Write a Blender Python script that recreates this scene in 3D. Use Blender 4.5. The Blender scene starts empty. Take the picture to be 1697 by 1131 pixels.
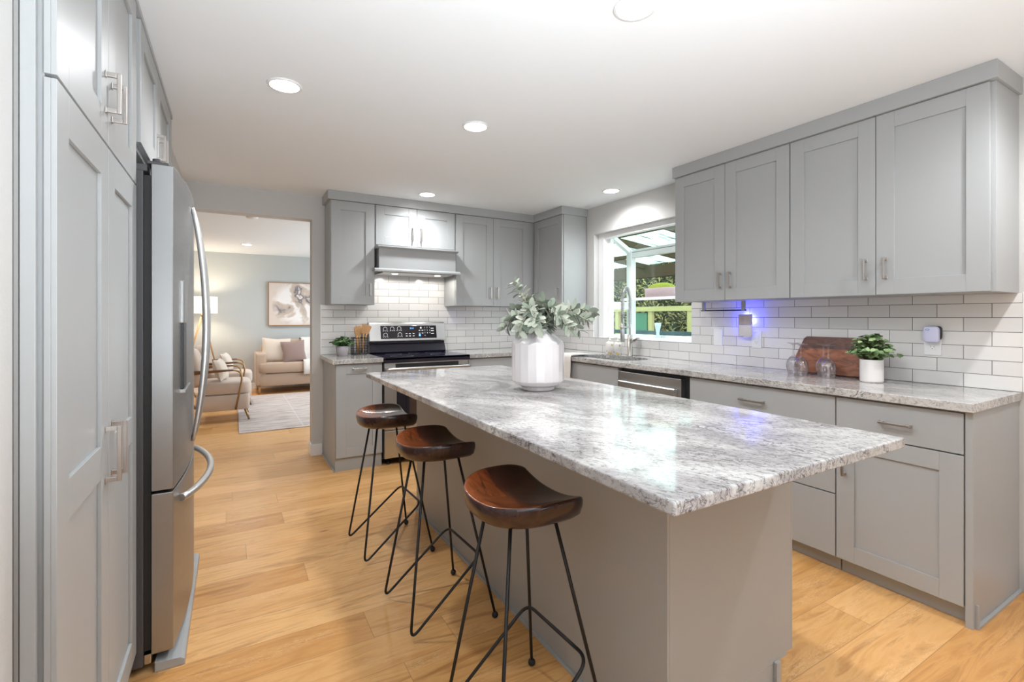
import bpy, math, random
from mathutils import Vector, Matrix
random.seed(7)
SC = bpy.context.scene
COL = SC.collection
R = math.radians

# ------------------------------------------------------------------ camera
CAM_H = 1.2596
cam_d = bpy.data.cameras.new('camera')
cam = bpy.data.objects.new('camera', cam_d); COL.objects.link(cam)
cam.location = (0, 0, CAM_H)
cam.rotation_euler = (R(90), 0, -R(30.1717))
cam_d.sensor_width = 36.0
cam_d.lens = 36.0 * 795.36 / 1697.0
cam_d.shift_y = -(565.5 - 525.6) / 1697.0
cam_d.clip_start = 0.02
SC.camera = cam

# ------------------------------------------------------------------ view and world
SC.view_settings.view_transform = 'Standard'
SC.view_settings.look = 'None'
SC.view_settings.exposure = 0.45
SC.view_settings.gamma = 1.0
SC.view_settings.use_curve_mapping = False
SC.cycles.use_denoising = True
SC.cycles.max_bounces = 12
SC.cycles.diffuse_bounces = 5
SC.cycles.glossy_bounces = 8
SC.cycles.transparent_max_bounces = 16
SC.cycles.sample_clamp_indirect = 4.0
SC.cycles.caustics_reflective = False
SC.cycles.caustics_refractive = False

W = bpy.data.worlds.new('overcast_sky'); SC.world = W
W.use_nodes = True
wn = W.node_tree
wn.nodes['Background'].inputs[0].default_value = (0.86, 0.94, 1.0, 1)
wn.nodes['Background'].inputs[1].default_value = 2.9

def area_light(name, loc, rot, sx, sy, power, color=(1, 1, 1)):
    d = bpy.data.lights.new(name, 'AREA'); d.shape = 'RECTANGLE'
    d.size = sx; d.size_y = sy; d.energy = power; d.color = color
    o = bpy.data.objects.new(name, d); COL.objects.link(o)
    o.location = loc; o.rotation_euler = rot
    return o
# added daylight fill at the unseen window behind the camera
area_light('dining_fill', (1.6, -3.46, 1.47), (R(115), 0, 0), 1.1, .9, 6, (0.84, 0.93, 1.0))
# added fill light behind the camera, aimed up like a bounced flash
fl = area_light('ceiling_fill', (.45, -.60, .95), (R(153), 0, 0), .9, .6, 50, (0.84, 0.93, 1.0)); fl.data.spread = R(140)
area_light('living_fill', (3.42, 7.2, 1.35), (R(112), 0, R(90)), 2.6, 1.7, 82, (0.76, 0.91, 1.0))  # added fill in front of the solid side wall, no window there
CAN_W = 35.0
ZC = 2.36

# ------------------------------------------------------------------ mesh helpers
class MB:
    def __init__(s):
        s.v = []; s.f = []; s.sm = []; s.mi = []; s.cur = 0
    def add(s, vs, fs, smooth=False, M=None):
        b = len(s.v)
        for p in vs:
            p = Vector(p)
            s.v.append(M @ p if M is not None else p)
        for f in fs:
            s.f.append([b + i for i in f]); s.sm.append(smooth); s.mi.append(s.cur)
        return s
    def box(s, x0, x1, y0, y1, z0, z1, M=None):
        if x0 > x1: x0, x1 = x1, x0
        if y0 > y1: y0, y1 = y1, y0
        if z0 > z1: z0, z1 = z1, z0
        vs = [(x0,y0,z0),(x1,y0,z0),(x1,y1,z0),(x0,y1,z0),(x0,y0,z1),(x1,y0,z1),(x1,y1,z1),(x0,y1,z1)]
        return s.add(vs, [(0,3,2,1),(4,5,6,7),(0,1,5,4),(1,2,6,5),(2,3,7,6),(3,0,4,7)], False, M)
    def prism(s, pts, a0, a1, axis='z', M=None, smooth=False):
        n = len(pts); vs = []
        for a in (a0, a1):
            for p in pts:
                if axis == 'z': vs.append((p[0], p[1], a))
                elif axis == 'y': vs.append((p[0], a, p[1]))
                else: vs.append((a, p[0], p[1]))
        fs = [tuple(range(n))[::-1], tuple(range(n, 2*n))]
        s.add(vs, fs, False, M)
        b = len(s.v) - 2*n
        for i in range(n):
            j = (i+1) % n
            s.f.append([b+i, b+j, b+n+j, b+n+i]); s.sm.append(smooth); s.mi.append(s.cur)
        return s
    def lathe(s, prof, c=(0,0,0), n=32, M=None, smooth=True, caps=True):
        vs = []; fs = []
        for r, z in prof:
            for k in range(n):
                a = 2*math.pi*k/n
                vs.append((c[0]+r*math.cos(a), c[1]+r*math.sin(a), c[2]+z))
        for i in range(len(prof)-1):
            for k in range(n):
                k2 = (k+1) % n
                fs.append((i*n+k, i*n+k2, (i+1)*n+k2, (i+1)*n+k))
        s.add(vs, fs, smooth, M)
        b = len(s.v)-len(vs)
        if caps:
            if prof[0][0] > 1e-5: s.f.append([b+k for k in range(n)][::-1]); s.sm.append(False); s.mi.append(s.cur)
            if prof[-1][0] > 1e-5: s.f.append([b+(len(prof)-1)*n+k for k in range(n)]); s.sm.append(False); s.mi.append(s.cur)
        return s
    def tube(s, path, r, n=10, closed=False, M=None):
        P = [Vector(p) for p in path]; m = len(P)
        rr = r if isinstance(r, (list, tuple)) else [r]*m
        T = []
        for i in range(m):
            if closed: t = P[(i+1) % m]-P[(i-1) % m]
            else: t = P[min(i+1, m-1)]-P[max(i-1, 0)]
            T.append(t.normalized())
        up = Vector((0,0,1))
        if abs(T[0].dot(up)) > .9: up = Vector((1,0,0))
        u = (up - T[0]*up.dot(T[0])).normalized()
        vs = []; fs = []
        for i in range(m):
            u = u - T[i]*u.dot(T[i])
            if u.length < 1e-6: u = T[i].orthogonal()
            u.normalize(); w = T[i].cross(u)
            for k in range(n):
                a = 2*math.pi*k/n
                vs.append(P[i] + (u*math.cos(a)+w*math.sin(a))*rr[i])
        for i in range(m if closed else m-1):
            j = (i+1) % m
            for k in range(n):
                k2 = (k+1) % n
                fs.append((i*n+k, i*n+k2, j*n+k2, j*n+k))
        s.add(vs, fs, True, M)
        if not closed:
            b = len(s.v)-len(vs)
            s.f.append([b+k for k in range(n)][::-1]); s.sm.append(False); s.mi.append(s.cur)
            s.f.append([b+(m-1)*n+k for k in range(n)]); s.sm.append(False); s.mi.append(s.cur)
        return s
    def ball(s, c, r, n=16, sc=(1,1,1), M=None):
        pr = [(max(1e-6, r*math.sin(math.pi*i/n)), -r*math.cos(math.pi*i/n)) for i in range(n+1)]
        vs = []; fs = []; k_ = n*2
        for q, z in pr:
            for k in range(k_):
                a = 2*math.pi*k/k_
                vs.append((c[0]+q*math.cos(a)*sc[0], c[1]+q*math.sin(a)*sc[1], c[2]+z*sc[2]))
        for i in range(n):
            for k in range(k_):
                k2 = (k+1) % k_
                fs.append((i*k_+k, i*k_+k2, (i+1)*k_+k2, (i+1)*k_+k))
        return s.add(vs, fs, True, M)
    def rbox(s, x0, x1, y0, y1, z0, z1, p=5, n=14, M=None):
        """soft cushion-like box (superellipsoid)"""
        cx, cy, cz = (x0+x1)/2, (y0+y1)/2, (z0+z1)/2
        a, b, c = abs(x1-x0)/2, abs(y1-y0)/2, abs(z1-z0)/2
        vs = []; fs = []; k_ = n*4
        f = lambda t, e: math.copysign(abs(t)**e, t)
        e = 2.0/p
        for i in range(n+1):
            ph = -math.pi/2 + math.pi*i/n
            for k in range(k_):
                th = 2*math.pi*k/k_
                vs.append((cx+a*f(math.cos(ph), e)*f(math.cos(th), e), cy+b*f(math.cos(ph), e)*f(math.sin(th), e), cz+c*f(math.sin(ph), e)))
        for i in range(n):
            for k in range(k_):
                k2 = (k+1) % k_
                fs.append((i*k_+k, i*k_+k2, (i+1)*k_+k2, (i+1)*k_+k))
        return s.add(vs, fs, True, M)

def arc(pts, rad, seg=6):
    """round the corners of a polyline"""
    P = [Vector(p) for p in pts]; out = [P[0]]
    for i in range(1, len(P)-1):
        a, b, c = P[i-1], P[i], P[i+1]
        d1 = (a-b); d2 = (c-b)
        r = min(rad, d1.length*.48, d2.length*.48)
        p1 = b + d1.normalized()*r; p2 = b + d2.normalized()*r
        for k in range(seg+1):
            t = k/seg
            out.append(p1*(1-t)**2 + b*2*t*(1-t) + p2*t*t)
    out.append(P[-1])
    return out

def wloc(o):
    v = Vector((0,0,0))
    while o is not None: v += o.location; o = o.parent
    return v
def mesh_obj(name, mb, mats, parent=None, bevel=0, seg=2, origin=None):
    if not isinstance(mats, (list, tuple)): mats = [mats]
    xs = [v.x for v in mb.v]; ys = [v.y for v in mb.v]; zs = [v.z for v in mb.v]
    c = Vector(((min(xs)+max(xs))/2, (min(ys)+max(ys))/2, min(zs))) if origin is None else Vector(origin)
    me = bpy.data.meshes.new(name)
    me.from_pydata([v-c for v in mb.v], [], mb.f)
    me.polygons.foreach_set('use_smooth', mb.sm)
    me.polygons.foreach_set('material_index', mb.mi)
    for m in mats: me.materials.append(m)
    me.update()
    o = bpy.data.objects.new(name, me); COL.objects.link(o)
    if parent is not None:
        o.parent = parent; o.location = c - wloc(parent)
    else: o.location = c
    if bevel:
        b = o.modifiers.new('bevel', 'BEVEL'); b.width = bevel; b.segments = seg; b.limit_method = 'ANGLE'; b.angle_limit = R(40)
    return o
part = mesh_obj
def tag(o, label, cat, group=None, kind=None):
    if label: o['label'] = label
    if cat: o['category'] = cat
    if group: o['group'] = group
    if kind: o['kind'] = kind
    return o
def thing(name, label, cat, loc, group=None):
    o = bpy.data.objects.new(name, None); COL.objects.link(o); o.location = loc
    o.empty_display_size = .1
    return tag(o, label, cat, group)
def struct(name, mb, mats, label=None, cat=None, bevel=0):
    o = mesh_obj(name, mb, mats, None, bevel)
    return tag(o, label, cat, None, 'structure')
def dup(root, loc=None, label=None, rotz=None):
    def cp(o, par):
        c = o.copy(); COL.objects.link(c); c.parent = par
        for ch in list(o.children): cp(ch, c)
        return c
    r = cp(root, None)
    if loc is not None: r.location = loc
    if rotz is not None: r.rotation_euler.z = rotz
    if label: r['label'] = label
    return r

# ------------------------------------------------------------------ materials
def mat(name, col=(.8,.8,.8), rough=.5, metal=0, spec=.5, emis=None, es=0, coat=0, sheen=0):
    m = bpy.data.materials.new(name); m.use_nodes = True
    b = m.node_tree.nodes['Principled BSDF']
    b.inputs['Base Color'].default_value = (*col, 1)
    b.inputs['Roughness'].default_value = rough
    b.inputs['Metallic'].default_value = metal
    b.inputs['Specular IOR Level'].default_value = spec
    b.inputs['Coat Weight'].default_value = coat
    b.inputs['Coat Roughness'].default_value = .08
    if sheen: b.inputs['Sheen Weight'].default_value = sheen
    if emis:
        b.inputs['Emission Color'].default_value = (*emis, 1); b.inputs['Emission Strength'].default_value = es
    return m
def N(m, t, **kw):
    n = m.node_tree.nodes.new(t)
    for k, v in kw.items():
        if k.startswith('i_'):
            key = k[2:].replace('_', ' ')
            n.inputs[key].default_value = v
        else: setattr(n, k, v)
    return n
def L(m, a, ao, b, bi): m.node_tree.links.new(a.outputs[ao], b.inputs[bi])
def bsdf(m): return m.node_tree.nodes['Principled BSDF']
def coords(m, scale=(1,1,1), rot=(0,0,0), loc=(0,0,0), obj=False):
    t = N(m, 'ShaderNodeTexCoord'); mp = N(m, 'ShaderNodeMapping')
    mp.inputs['Scale'].default_value = scale; mp.inputs['Rotation'].default_value = rot; mp.inputs['Location'].default_value = loc
    if obj: L(m, t, 'Object', mp, 'Vector')
    else:
        g = N(m, 'ShaderNodeNewGeometry'); L(m, g, 'Position', mp, 'Vector')
    return mp
def ramp(m, stops, interp='LINEAR'):
    r = N(m, 'ShaderNodeValToRGB'); e = r.color_ramp.elements; r.color_ramp.interpolation = interp
    while len(e) < len(stops): e.new(.5)
    for k, (p, c) in enumerate(stops):
        e[k].position = p; e[k].color = (*c, 1) if len(c) == 3 else c
    return r
def bump(m, src, out, strength=.2, dist=.002):
    b = N(m, 'ShaderNodeBump'); b.inputs['Strength'].default_value = strength; b.inputs['Distance'].default_value = dist
    L(m, src, out, b, 'Height'); L(m, b, 'Normal', bsdf(m), 'Normal'); return b
def noisy(m, scale=60, strength=.15, dist=.001, cscale=(1,1,1), obj=False):
    mp = coords(m, cscale, obj=obj); n = N(m, 'ShaderNodeTexNoise'); n.inputs['Scale'].default_value = scale; n.inputs['Detail'].default_value = 4
    L(m, mp, 'Vector', n, 'Vector'); bump(m, n, 'Fac', strength, dist); return m

M_cab = noisy(mat('cabinet_grey_paint', (.388,.396,.398), .38, spec=.45), 350, .05, .0005)
M_cabd = mat('cabinet_shadow_gap', (.03,.03,.03), .8)
M_wall = noisy(mat('wall_paint_grey', (.60,.59,.575), .75), 90, .35, .002)
M_wallL = noisy(mat('living_wall_paint', (.52,.545,.545), .75), 90, .3, .002)
M_ceil = noisy(mat('ceiling_white_paint', (.86,.885,.905), .85), 60, .2, .002)
M_white = mat('white_trim_paint', (.86,.86,.86), .35)
M_vinyl = mat('white_vinyl_frame', (.88,.88,.88), .3)
M_nickel = mat('brushed_nickel', (.54,.495,.46), .32, 1)
M_steel = mat('stainless_steel', (.56,.56,.555), .24, 1)
def brushed(m, cs, sc=40, lo=.18, hi=.34):
    mp = coords(m, cs); n = N(m, 'ShaderNodeTexNoise'); n.inputs['Scale'].default_value = sc; n.inputs['Detail'].default_value = 5
    L(m, mp, 'Vector', n, 'Vector')
    r = N(m, 'ShaderNodeMapRange'); r.inputs['To Min'].default_value = lo; r.inputs['To Max'].default_value = hi
    L(m, n, 'Fac', r, 'Value'); L(m, r, 'Result', bsdf(m), 'Roughness')
brushed(M_steel, (1,1,12), 8, .26, .36)
M_steeld = mat('fridge_steel', (.37,.37,.37), .36, .9); brushed(M_steeld, (1,1,14), 6, .30, .42)
M_hand = mat('satin_handle_steel', (.66,.66,.66), .33, .85)
M_chrome = mat('polished_chrome', (.75,.75,.76), .08, 1)
M_fbody = noisy(mat('fridge_side_grey', (.075,.073,.078), .5), 500, .2, .0005)
M_gasket = mat('black_gasket', (.015,.015,.015), .6)
M_black = mat('black_plastic', (.018,.018,.02), .35)
M_blackgl = mat('black_glass', (.008,.007,.014), .06, spec=.8)
M_enamel = mat('dark_blue_black_enamel', (.010,.009,.022), .12, spec=.7)
M_iron = mat('black_iron_rod', (.022,.02,.02), .42, .5)
M_plate = mat('white_switch_plate', (.84,.84,.83), .3)
M_ceram = mat('white_ceramic', (.68,.64,.64), .25, coat=.3)
M_brass = mat('antique_brass', (.42,.27,.13), .35, .9)
M_leaf1 = None

def granite(name, rot, light, mid, dark):
    m = mat(name, light, .08, spec=.6)
    mp = coords(m, (1,1,1), rot)
    # soft clouding
    n1 = N(m, 'ShaderNodeTexNoise'); n1.inputs['Scale'].default_value = 2.6; n1.inputs['Detail'].default_value = 7; n1.inputs['Roughness'].default_value = .62; n1.inputs['Distortion'].default_value = .8
    mp1 = N(m, 'ShaderNodeMapping'); mp1.inputs['Scale'].default_value = (1,1.5,1); L(m, mp, 'Vector', mp1, 'Vector'); L(m, mp1, 'Vector', n1, 'Vector')
    r1 = ramp(m, [(.44, light), (.57, mid), (.62, mid), (.72, light)])
    L(m, n1, 'Fac', r1, 'Fac')
    # crystalline speckle, stretched along the flow
    n2 = N(m, 'ShaderNodeTexNoise'); n2.inputs['Scale'].default_value = 80; n2.inputs['Detail'].default_value = 7; n2.inputs['Roughness'].default_value = .8; n2.inputs['Distortion'].default_value = .8
    mp2 = N(m, 'ShaderNodeMapping'); mp2.inputs['Scale'].default_value = (.75,1.15,1); L(m, mp, 'Vector', mp2, 'Vector'); L(m, mp2, 'Vector', n2, 'Vector')
    r2 = ramp(m, [(.34, (.10,.09,.09)), (.42, (.55,.52,.50)), (.50, (1,1,1))]); L(m, n2, 'Fac', r2, 'Fac')
    mul = N(m, 'ShaderNodeMix', data_type='RGBA', blend_type='MULTIPLY'); mul.inputs[0].default_value = .85
    L(m, r1, 'Color', mul, 6); L(m, r2, 'Color', mul, 7)
    # thin dark veins
    n3 = N(m, 'ShaderNodeTexNoise'); n3.inputs['Scale'].default_value = 15; n3.inputs['Detail'].default_value = 8; n3.inputs['Roughness'].default_value = .66; n3.inputs['Distortion'].default_value = .9
    mp3 = N(m, 'ShaderNodeMapping'); mp3.inputs['Scale'].default_value = (.5,1.6,1); L(m, mp, 'Vector', mp3, 'Vector'); L(m, mp3, 'Vector', n3, 'Vector')
    s1 = N(m, 'ShaderNodeMath', operation='SUBTRACT'); s1.inputs[1].default_value = .5; L(m, n3, 'Fac', s1, 0)
    s2 = N(m, 'ShaderNodeMath', operation='ABSOLUTE'); L(m, s1, 0, s2, 0)
    r3 = ramp(m, [(0.0, (1,1,1)), (.013, (.3,.3,.3)), (.02, (0,0,0))]); L(m, s2, 0, r3, 'Fac')
    n4 = N(m, 'ShaderNodeTexNoise'); n4.inputs['Scale'].default_value = 3.3; n4.inputs['Detail'].default_value = 4; L(m, mp, 'Vector', n4, 'Vector')
    r4 = ramp(m, [(.42, (0,0,0)), (.54, (1,1,1))]); L(m, n4, 'Fac', r4, 'Fac')
    vm = N(m, 'ShaderNodeMix', data_type='RGBA', blend_type='MULTIPLY'); vm.inputs[0].default_value = 1; L(m, r3, 'Color', vm, 6); L(m, r4, 'Color', vm, 7)
    fin = N(m, 'ShaderNodeMix', data_type='RGBA'); fin.inputs[7].default_value = (*dark, 1)
    L(m, vm, 2, fin, 0); L(m, mul, 2, fin, 6)
    L(m, fin, 2, bsdf(m), 'Base Color')
    return m
M_gran = granite('white_ice_granite', (0, 0, R(66)), (.57,.555,.54), (.35,.33,.33), (.035,.03,.035))
M_gran2 = granite('white_ice_granite_perimeter', (0, 0, R(84)), (.60,.585,.565), (.44,.42,.41), (.07,.06,.06))

def tile_mat(name, axis, off, joint):
    m = mat(name, (.8,.79,.77), .16, spec=.55)
    g = N(m, 'ShaderNodeNewGeometry'); sp = N(m, 'ShaderNodeSeparateXYZ'); L(m, g, 'Position', sp, 0)
    cb = N(m, 'ShaderNodeCombineXYZ')
    a = N(m, 'ShaderNodeMath', operation='SUBTRACT'); a.inputs[1].default_value = joint - .2065/2 - 2.065; L(m, sp, axis, a, 0)
    b = N(m, 'ShaderNodeMath', operation='SUBTRACT'); b.inputs[1].default_value = .9145; L(m, sp, 'Z', b, 0)
    L(m, a, 0, cb, 'X'); L(m, b, 0, cb, 'Y')
    br = N(m, 'ShaderNodeTexBrick'); br.offset = .5; br.offset_frequency = 2
    br.inputs['Scale'].default_value = 1; br.inputs['Brick Width'].default_value = .2065; br.inputs['Row Height'].default_value = .0684
    br.inputs['Mortar Size'].default_value = .0016; br.inputs['Mortar Smooth'].default_value = .1; br.inputs['Bias'].default_value = 0
    br.inputs['Color1'].default_value = (.82,.80,.775,1); br.inputs['Color2'].default_value = (.72,.705,.69,1); br.inputs['Mortar'].default_value = (.20,.19,.185,1)
    L(m, cb, 0, br, 'Vector'); L(m, br, 'Color', bsdf(m), 'Base Color')
    rr = N(m, 'ShaderNodeMapRange'); rr.inputs['To Min'].default_value = .16; rr.inputs['To Max'].default_value = .8; L(m, br, 'Fac', rr, 'Value'); L(m, rr, 'Result', bsdf(m), 'Roughness')
    inv = N(m, 'ShaderNodeMath', operation='SUBTRACT'); inv.inputs[0].default_value = 1; L(m, br, 'Fac', inv, 1)
    bump(m, inv, 0, .5, .0015)
    return m
M_tileR = tile_mat('white_subway_tile_right', 'Y', 0, .93)
M_tileB = tile_mat('white_subway_tile_back', 'X', 0, .904)

def wood_floor():
    m = mat('oak_plank_floor', (.6,.4,.2), .33, spec=.4)
    g = N(m, 'ShaderNodeNewGeometry'); sp = N(m, 'ShaderNodeSeparateXYZ'); L(m, g, 'Position', sp, 0)
    PW, PL = .19, 1.55
    def math_(op, a=None, b=None, va=None, vb=None):
        n = N(m, 'ShaderNodeMath', operation=op)
        if a is not None: L(m, a[0], a[1], n, 0)
        elif va is not None: n.inputs[0].default_value = va
        if b is not None: L(m, b[0], b[1], n, 1)
        elif vb is not None: n.inputs[1].default_value = vb
        return (n, 0)
    yy = math_('DIVIDE', (sp, 'Y'), vb=PW); row = math_('FLOOR', yy)
    wr = N(m, 'ShaderNodeTexWhiteNoise', noise_dimensions='1D'); L(m, row[0], 0, wr, 'W')
    off = math_('MULTIPLY', (wr, 'Value'), vb=PL)
    xo = math_('ADD', (sp, 'X'), off); xx = math_('DIVIDE', xo, vb=PL); colm = math_('FLOOR', xx)
    cb = N(m, 'ShaderNodeCombineXYZ'); L(m, row[0], 0, cb, 'X'); L(m, colm[0], 0, cb, 'Y')
    w2 = N(m, 'ShaderNodeTexWhiteNoise', noise_dimensions='2D'); L(m, cb, 0, w2, 'Vector')
    base = ramp(m, [(0, (.55,.27,.085)), (.3, (.68,.37,.135)), (.7, (.80,.46,.19)), (1, (.62,.31,.10))]); L(m, w2, 'Value', base, 'Fac')
    # grain
    sh = math_('MULTIPLY', (w2, 'Value'), vb=37.0)
    gx = math_('ADD', (sp, 'X'), sh)
    gv = N(m, 'ShaderNodeCombineXYZ'); 
    gx1 = math_('MULTIPLY', gx, vb=1.3); gy1 = math_('MULTIPLY', (sp, 'Y'), vb=11)
    L(m, gx1[0], 0, gv, 'X'); L(m, gy1[0], 0, gv, 'Y'); L(m, sh[0], 0, gv, 'Z')
    n1 = N(m, 'ShaderNodeTexNoise'); n1.inputs['Scale'].default_value = 1.6; n1.inputs['Detail'].default_value = 6; n1.inputs['Roughness'].default_value = .6; n1.inputs['Distortion'].default_value = 1.2
    L(m, gv, 0, n1, 'Vector')
    r1 = ramp(m, [(.3, (.62,.52,.42)), (.48, (1,1,1)), (.68, (.80,.70,.58))]); L(m, n1, 'Fac', r1, 'Fac')
    mu = N(m, 'ShaderNodeMix', data_type='RGBA', blend_type='MULTIPLY'); mu.inputs[0].default_value = .9; L(m, base, 'Color', mu, 6); L(m, r1, 'Color', mu, 7)
    # fine light cerused pores
    wv = N(m, 'ShaderNodeTexNoise'); wv.inputs['Scale'].default_value = 9; wv.inputs['Detail'].default_value = 3; wv.inputs['Distortion'].default_value = 2.4; L(m, gv, 0, wv, 'Vector')
    sw = math_('MULTIPLY', (wv, 'Fac'), vb=26.0); sn = math_('SINE', sw)
    r2 = ramp(m, [(.62, (0,0,0)), (.95, (1,1,1))]); L(m, sn[0], 0, r2, 'Fac')
    n5 = N(m, 'ShaderNodeTexNoise'); n5.inputs['Scale'].default_value = 1.1; L(m, gv, 0, n5, 'Vector')
    r5 = ramp(m, [(.5, (0,0,0)), (.68, (.5,.5,.5))]); L(m, n5, 'Fac', r5, 'Fac')
    pm = N(m, 'ShaderNodeMix', data_type='RGBA', blend_type='MULTIPLY'); pm.inputs[0].default_value = 1; L(m, r2, 'Color', pm, 6); L(m, r5, 'Color', pm, 7)
    m3 = N(m, 'ShaderNodeMix', data_type='RGBA'); m3.inputs[7].default_value = (.88,.62,.36,1); L(m, pm, 2, m3, 0); L(m, mu, 2, m3, 6)
    # knots
    kv = N(m, 'ShaderNodeMapping'); kv.inputs['Scale'].default_value = (1.6,4.5,1); L(m, g, 'Position', kv, 'Vector')
    vo = N(m, 'ShaderNodeTexVoronoi'); vo.inputs['Scale'].default_value = 1.15; L(m, kv, 'Vector', vo, 'Vector')
    rk = ramp(m, [(.02, (1,1,1)), (.075, (0,0,0))]); L(m, vo, 'Distance', rk, 'Fac')
    wk = N(m, 'ShaderNodeSeparateColor'); L(m, vo, 'Color', wk, 0)
    kt = math_('GREATER_THAN', (wk, 'Red'), vb=.45)
    kf = N(m, 'ShaderNodeMath', operation='MULTIPLY'); L(m, rk, 'Color', kf, 0); L(m, kt[0], 0, kf, 1)
    kf2 = math_('MULTIPLY', (kf, 0), vb=.65)
    m4 = N(m, 'ShaderNodeMix', data_type='RGBA'); m4.inputs[7].default_value = (.20,.085,.03,1); L(m, kf2[0], 0, m4, 0); L(m, m3, 2, m4, 6)
    # seams
    fy = math_('FRACT', yy); fx = math_('FRACT', xx)
    dy = math_('PINGPONG', fy, vb=.5); dx = math_('PINGPONG', fx, vb=.5)
    a = math_('LESS_THAN', dy, vb=.007); b = math_('LESS_THAN', dx, vb=.0009)
    sm = math_('MAXIMUM', a, b); sm2 = math_('MULTIPLY', sm, vb=.55)
    m5 = N(m, 'ShaderNodeMix', data_type='RGBA'); m5.inputs[7].default_value = (.24,.12,.05,1); L(m, sm2[0], 0, m5, 0); L(m, m4, 2, m5, 6)
    L(m, m5, 2, bsdf(m), 'Base Color')
    bump(m, n1, 'Fac', .06, .001)
    return m
M_floor = wood_floor()

def glass_mat(name, tint=(.97,.99,.98), power=4.0, rough=0.0, base=.03, top=.9):
    m = bpy.data.materials.new(name); m.use_nodes = True
    nt = m.node_tree; nt.nodes.clear()
    out = N(m, 'ShaderNodeOutputMaterial'); mx = N(m, 'ShaderNodeMixShader')
    fr0 = N(m, 'ShaderNodeLayerWeight'); fr0.inputs['Blend'].default_value = .5
    fr = N(m, 'ShaderNodeMath', operation='POWER'); fr.inputs[1].default_value = power; L(m, fr0, 'Facing', fr, 0)
    tr = N(m, 'ShaderNodeBsdfTransparent'); tr.inputs[0].default_value = (*tint, 1)
    gl = N(m, 'ShaderNodeBsdfGlossy'); gl.inputs['Roughness'].default_value = rough
    ad = N(m, 'ShaderNodeMath', operation='MULTIPLY_ADD'); ad.inputs[1].default_value = top; ad.inputs[2].default_value = base; L(m, fr, 0, ad, 0)
    L(m, ad, 0, mx, 0); L(m, tr, 0, mx, 1); L(m, gl, 0, mx, 2); L(m, mx, 0, out, 0)
    return m
M_glass = glass_mat('window_glass', (.95,.985,.96), top=.6)
M_wine = glass_mat('crystal_glass', (.955,.94,.945), power=2.0, base=.10, top=.8)

def walnut(name, stops, axis='x', sc=7, rough=.24, coat=.2):
    m = mat(name, (.1,.04,.02), rough, coat=coat)
    mp = coords(m, (1,1,1), obj=True); sp = N(m, 'ShaderNodeSeparateXYZ'); L(m, mp, 'Vector', sp, 0)
    r0 = ramp(m, stops)
    mr = N(m, 'ShaderNodeMapRange'); mr.inputs['From Min'].default_value = -.2; mr.inputs['From Max'].default_value = .2
    L(m, sp, axis.upper(), mr, 'Value'); L(m, mr, 'Result', r0, 'Fac')
    n = N(m, 'ShaderNodeTexNoise'); n.inputs['Scale'].default_value = sc; n.inputs['Detail'].default_value = 7; n.inputs['Distortion'].default_value = 1.3
    m2 = N(m, 'ShaderNodeMapping'); m2.inputs['Scale'].default_value = (5,1,2) if axis == 'x' else (1,2,6); L(m, mp, 'Vector', m2, 'Vector'); L(m, m2, 'Vector', n, 'Vector')
    r = ramp(m, [(.3, (.35,.3,.3)), (.6, (1.25,1.2,1.1))]); L(m, n, 'Fac', r, 'Fac')
    mu = N(m, 'ShaderNodeMix', data_type='RGBA', blend_type='MULTIPLY'); mu.inputs[0].default_value = .9; L(m, r0, 'Color', mu, 6); L(m, r, 'Color', mu, 7)
    L(m, mu, 2, bsdf(m), 'Base Color')
    return m
M_seat = walnut('glossy_dark_walnut', [(0, (.06,.020,.012)), (.12, (.19,.050,.014)), (.40, (.15,.037,.011)), (.46, (.030,.009,.007)), (.8, (.024,.008,.007)), (1, (.035,.012,.009))])
M_seatrim = walnut('dark_stained_walnut_rim', [(0, (.042,.015,.013)), (.5, (.028,.011,.010)), (1, (.02,.009,.009))])
M_board = walnut('walnut_cutting_board', [(0, (.24,.085,.045)), (.4, (.32,.115,.06)), (.55, (.25,.09,.045)), (.86, (.34,.12,.06)), (.89,(.10,.04,.028)),(1, (.12,.045,.03))], axis='z', sc=5, rough=.42, coat=0)

def fabric(name, col, sc=300, s=.4):
    m = mat(name, col, .92, spec=.2, sheen=.3); return noisy(m, sc, s, .002)

# ------------------------------------------------------------------ cabinet helpers
class Fr:
    """face frame of a cabinet run: u along the wall, z up, n out of the face"""
    def __init__(s, kind, plane): s.k = kind; s.p = plane
    def pt(s, u, z, n):
        if s.k == 'R': return Vector((s.p - n, u, z))
        if s.k == 'B': return Vector((u, s.p - n, z))
        if s.k == 'L': return Vector((s.p + n, u, z))
    def box(s, mb, u0, u1, z0, z1, n0, n1):
        a = s.pt(u0, z0, n0); b = s.pt(u1, z1, n1)
        return mb.box(a.x, b.x, a.y, b.y, a.z, b.z)
def shaker(F, u0, u1, z0, z1, t=.019, fw=.078, rec=.009, panels=None):
    """one door: rails and stiles raised round one or more recessed panels"""
    mb = MB()
    if panels is None: panels = [(z0+fw, z1-fw)]
    F.box(mb, u0, u1, z0, z1, 0, t-rec)                    # recessed field
    F.box(mb, u0, u0+fw, z0, z1, t-rec, t); F.box(mb, u1-fw, u1, z0, z1, t-rec, t)
    zs = [z0] + [v for p in panels for v in p] + [z1]
    for i in range(0, len(zs), 2): F.box(mb, u0+fw, u1-fw, zs[i], zs[i+1], t-rec, t)
    return mb
def slab(F, u0, u1, z0, z1, t=.019):
    mb = MB(); F.box(mb, u0, u1, z0, z1, 0, t); return mb
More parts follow.
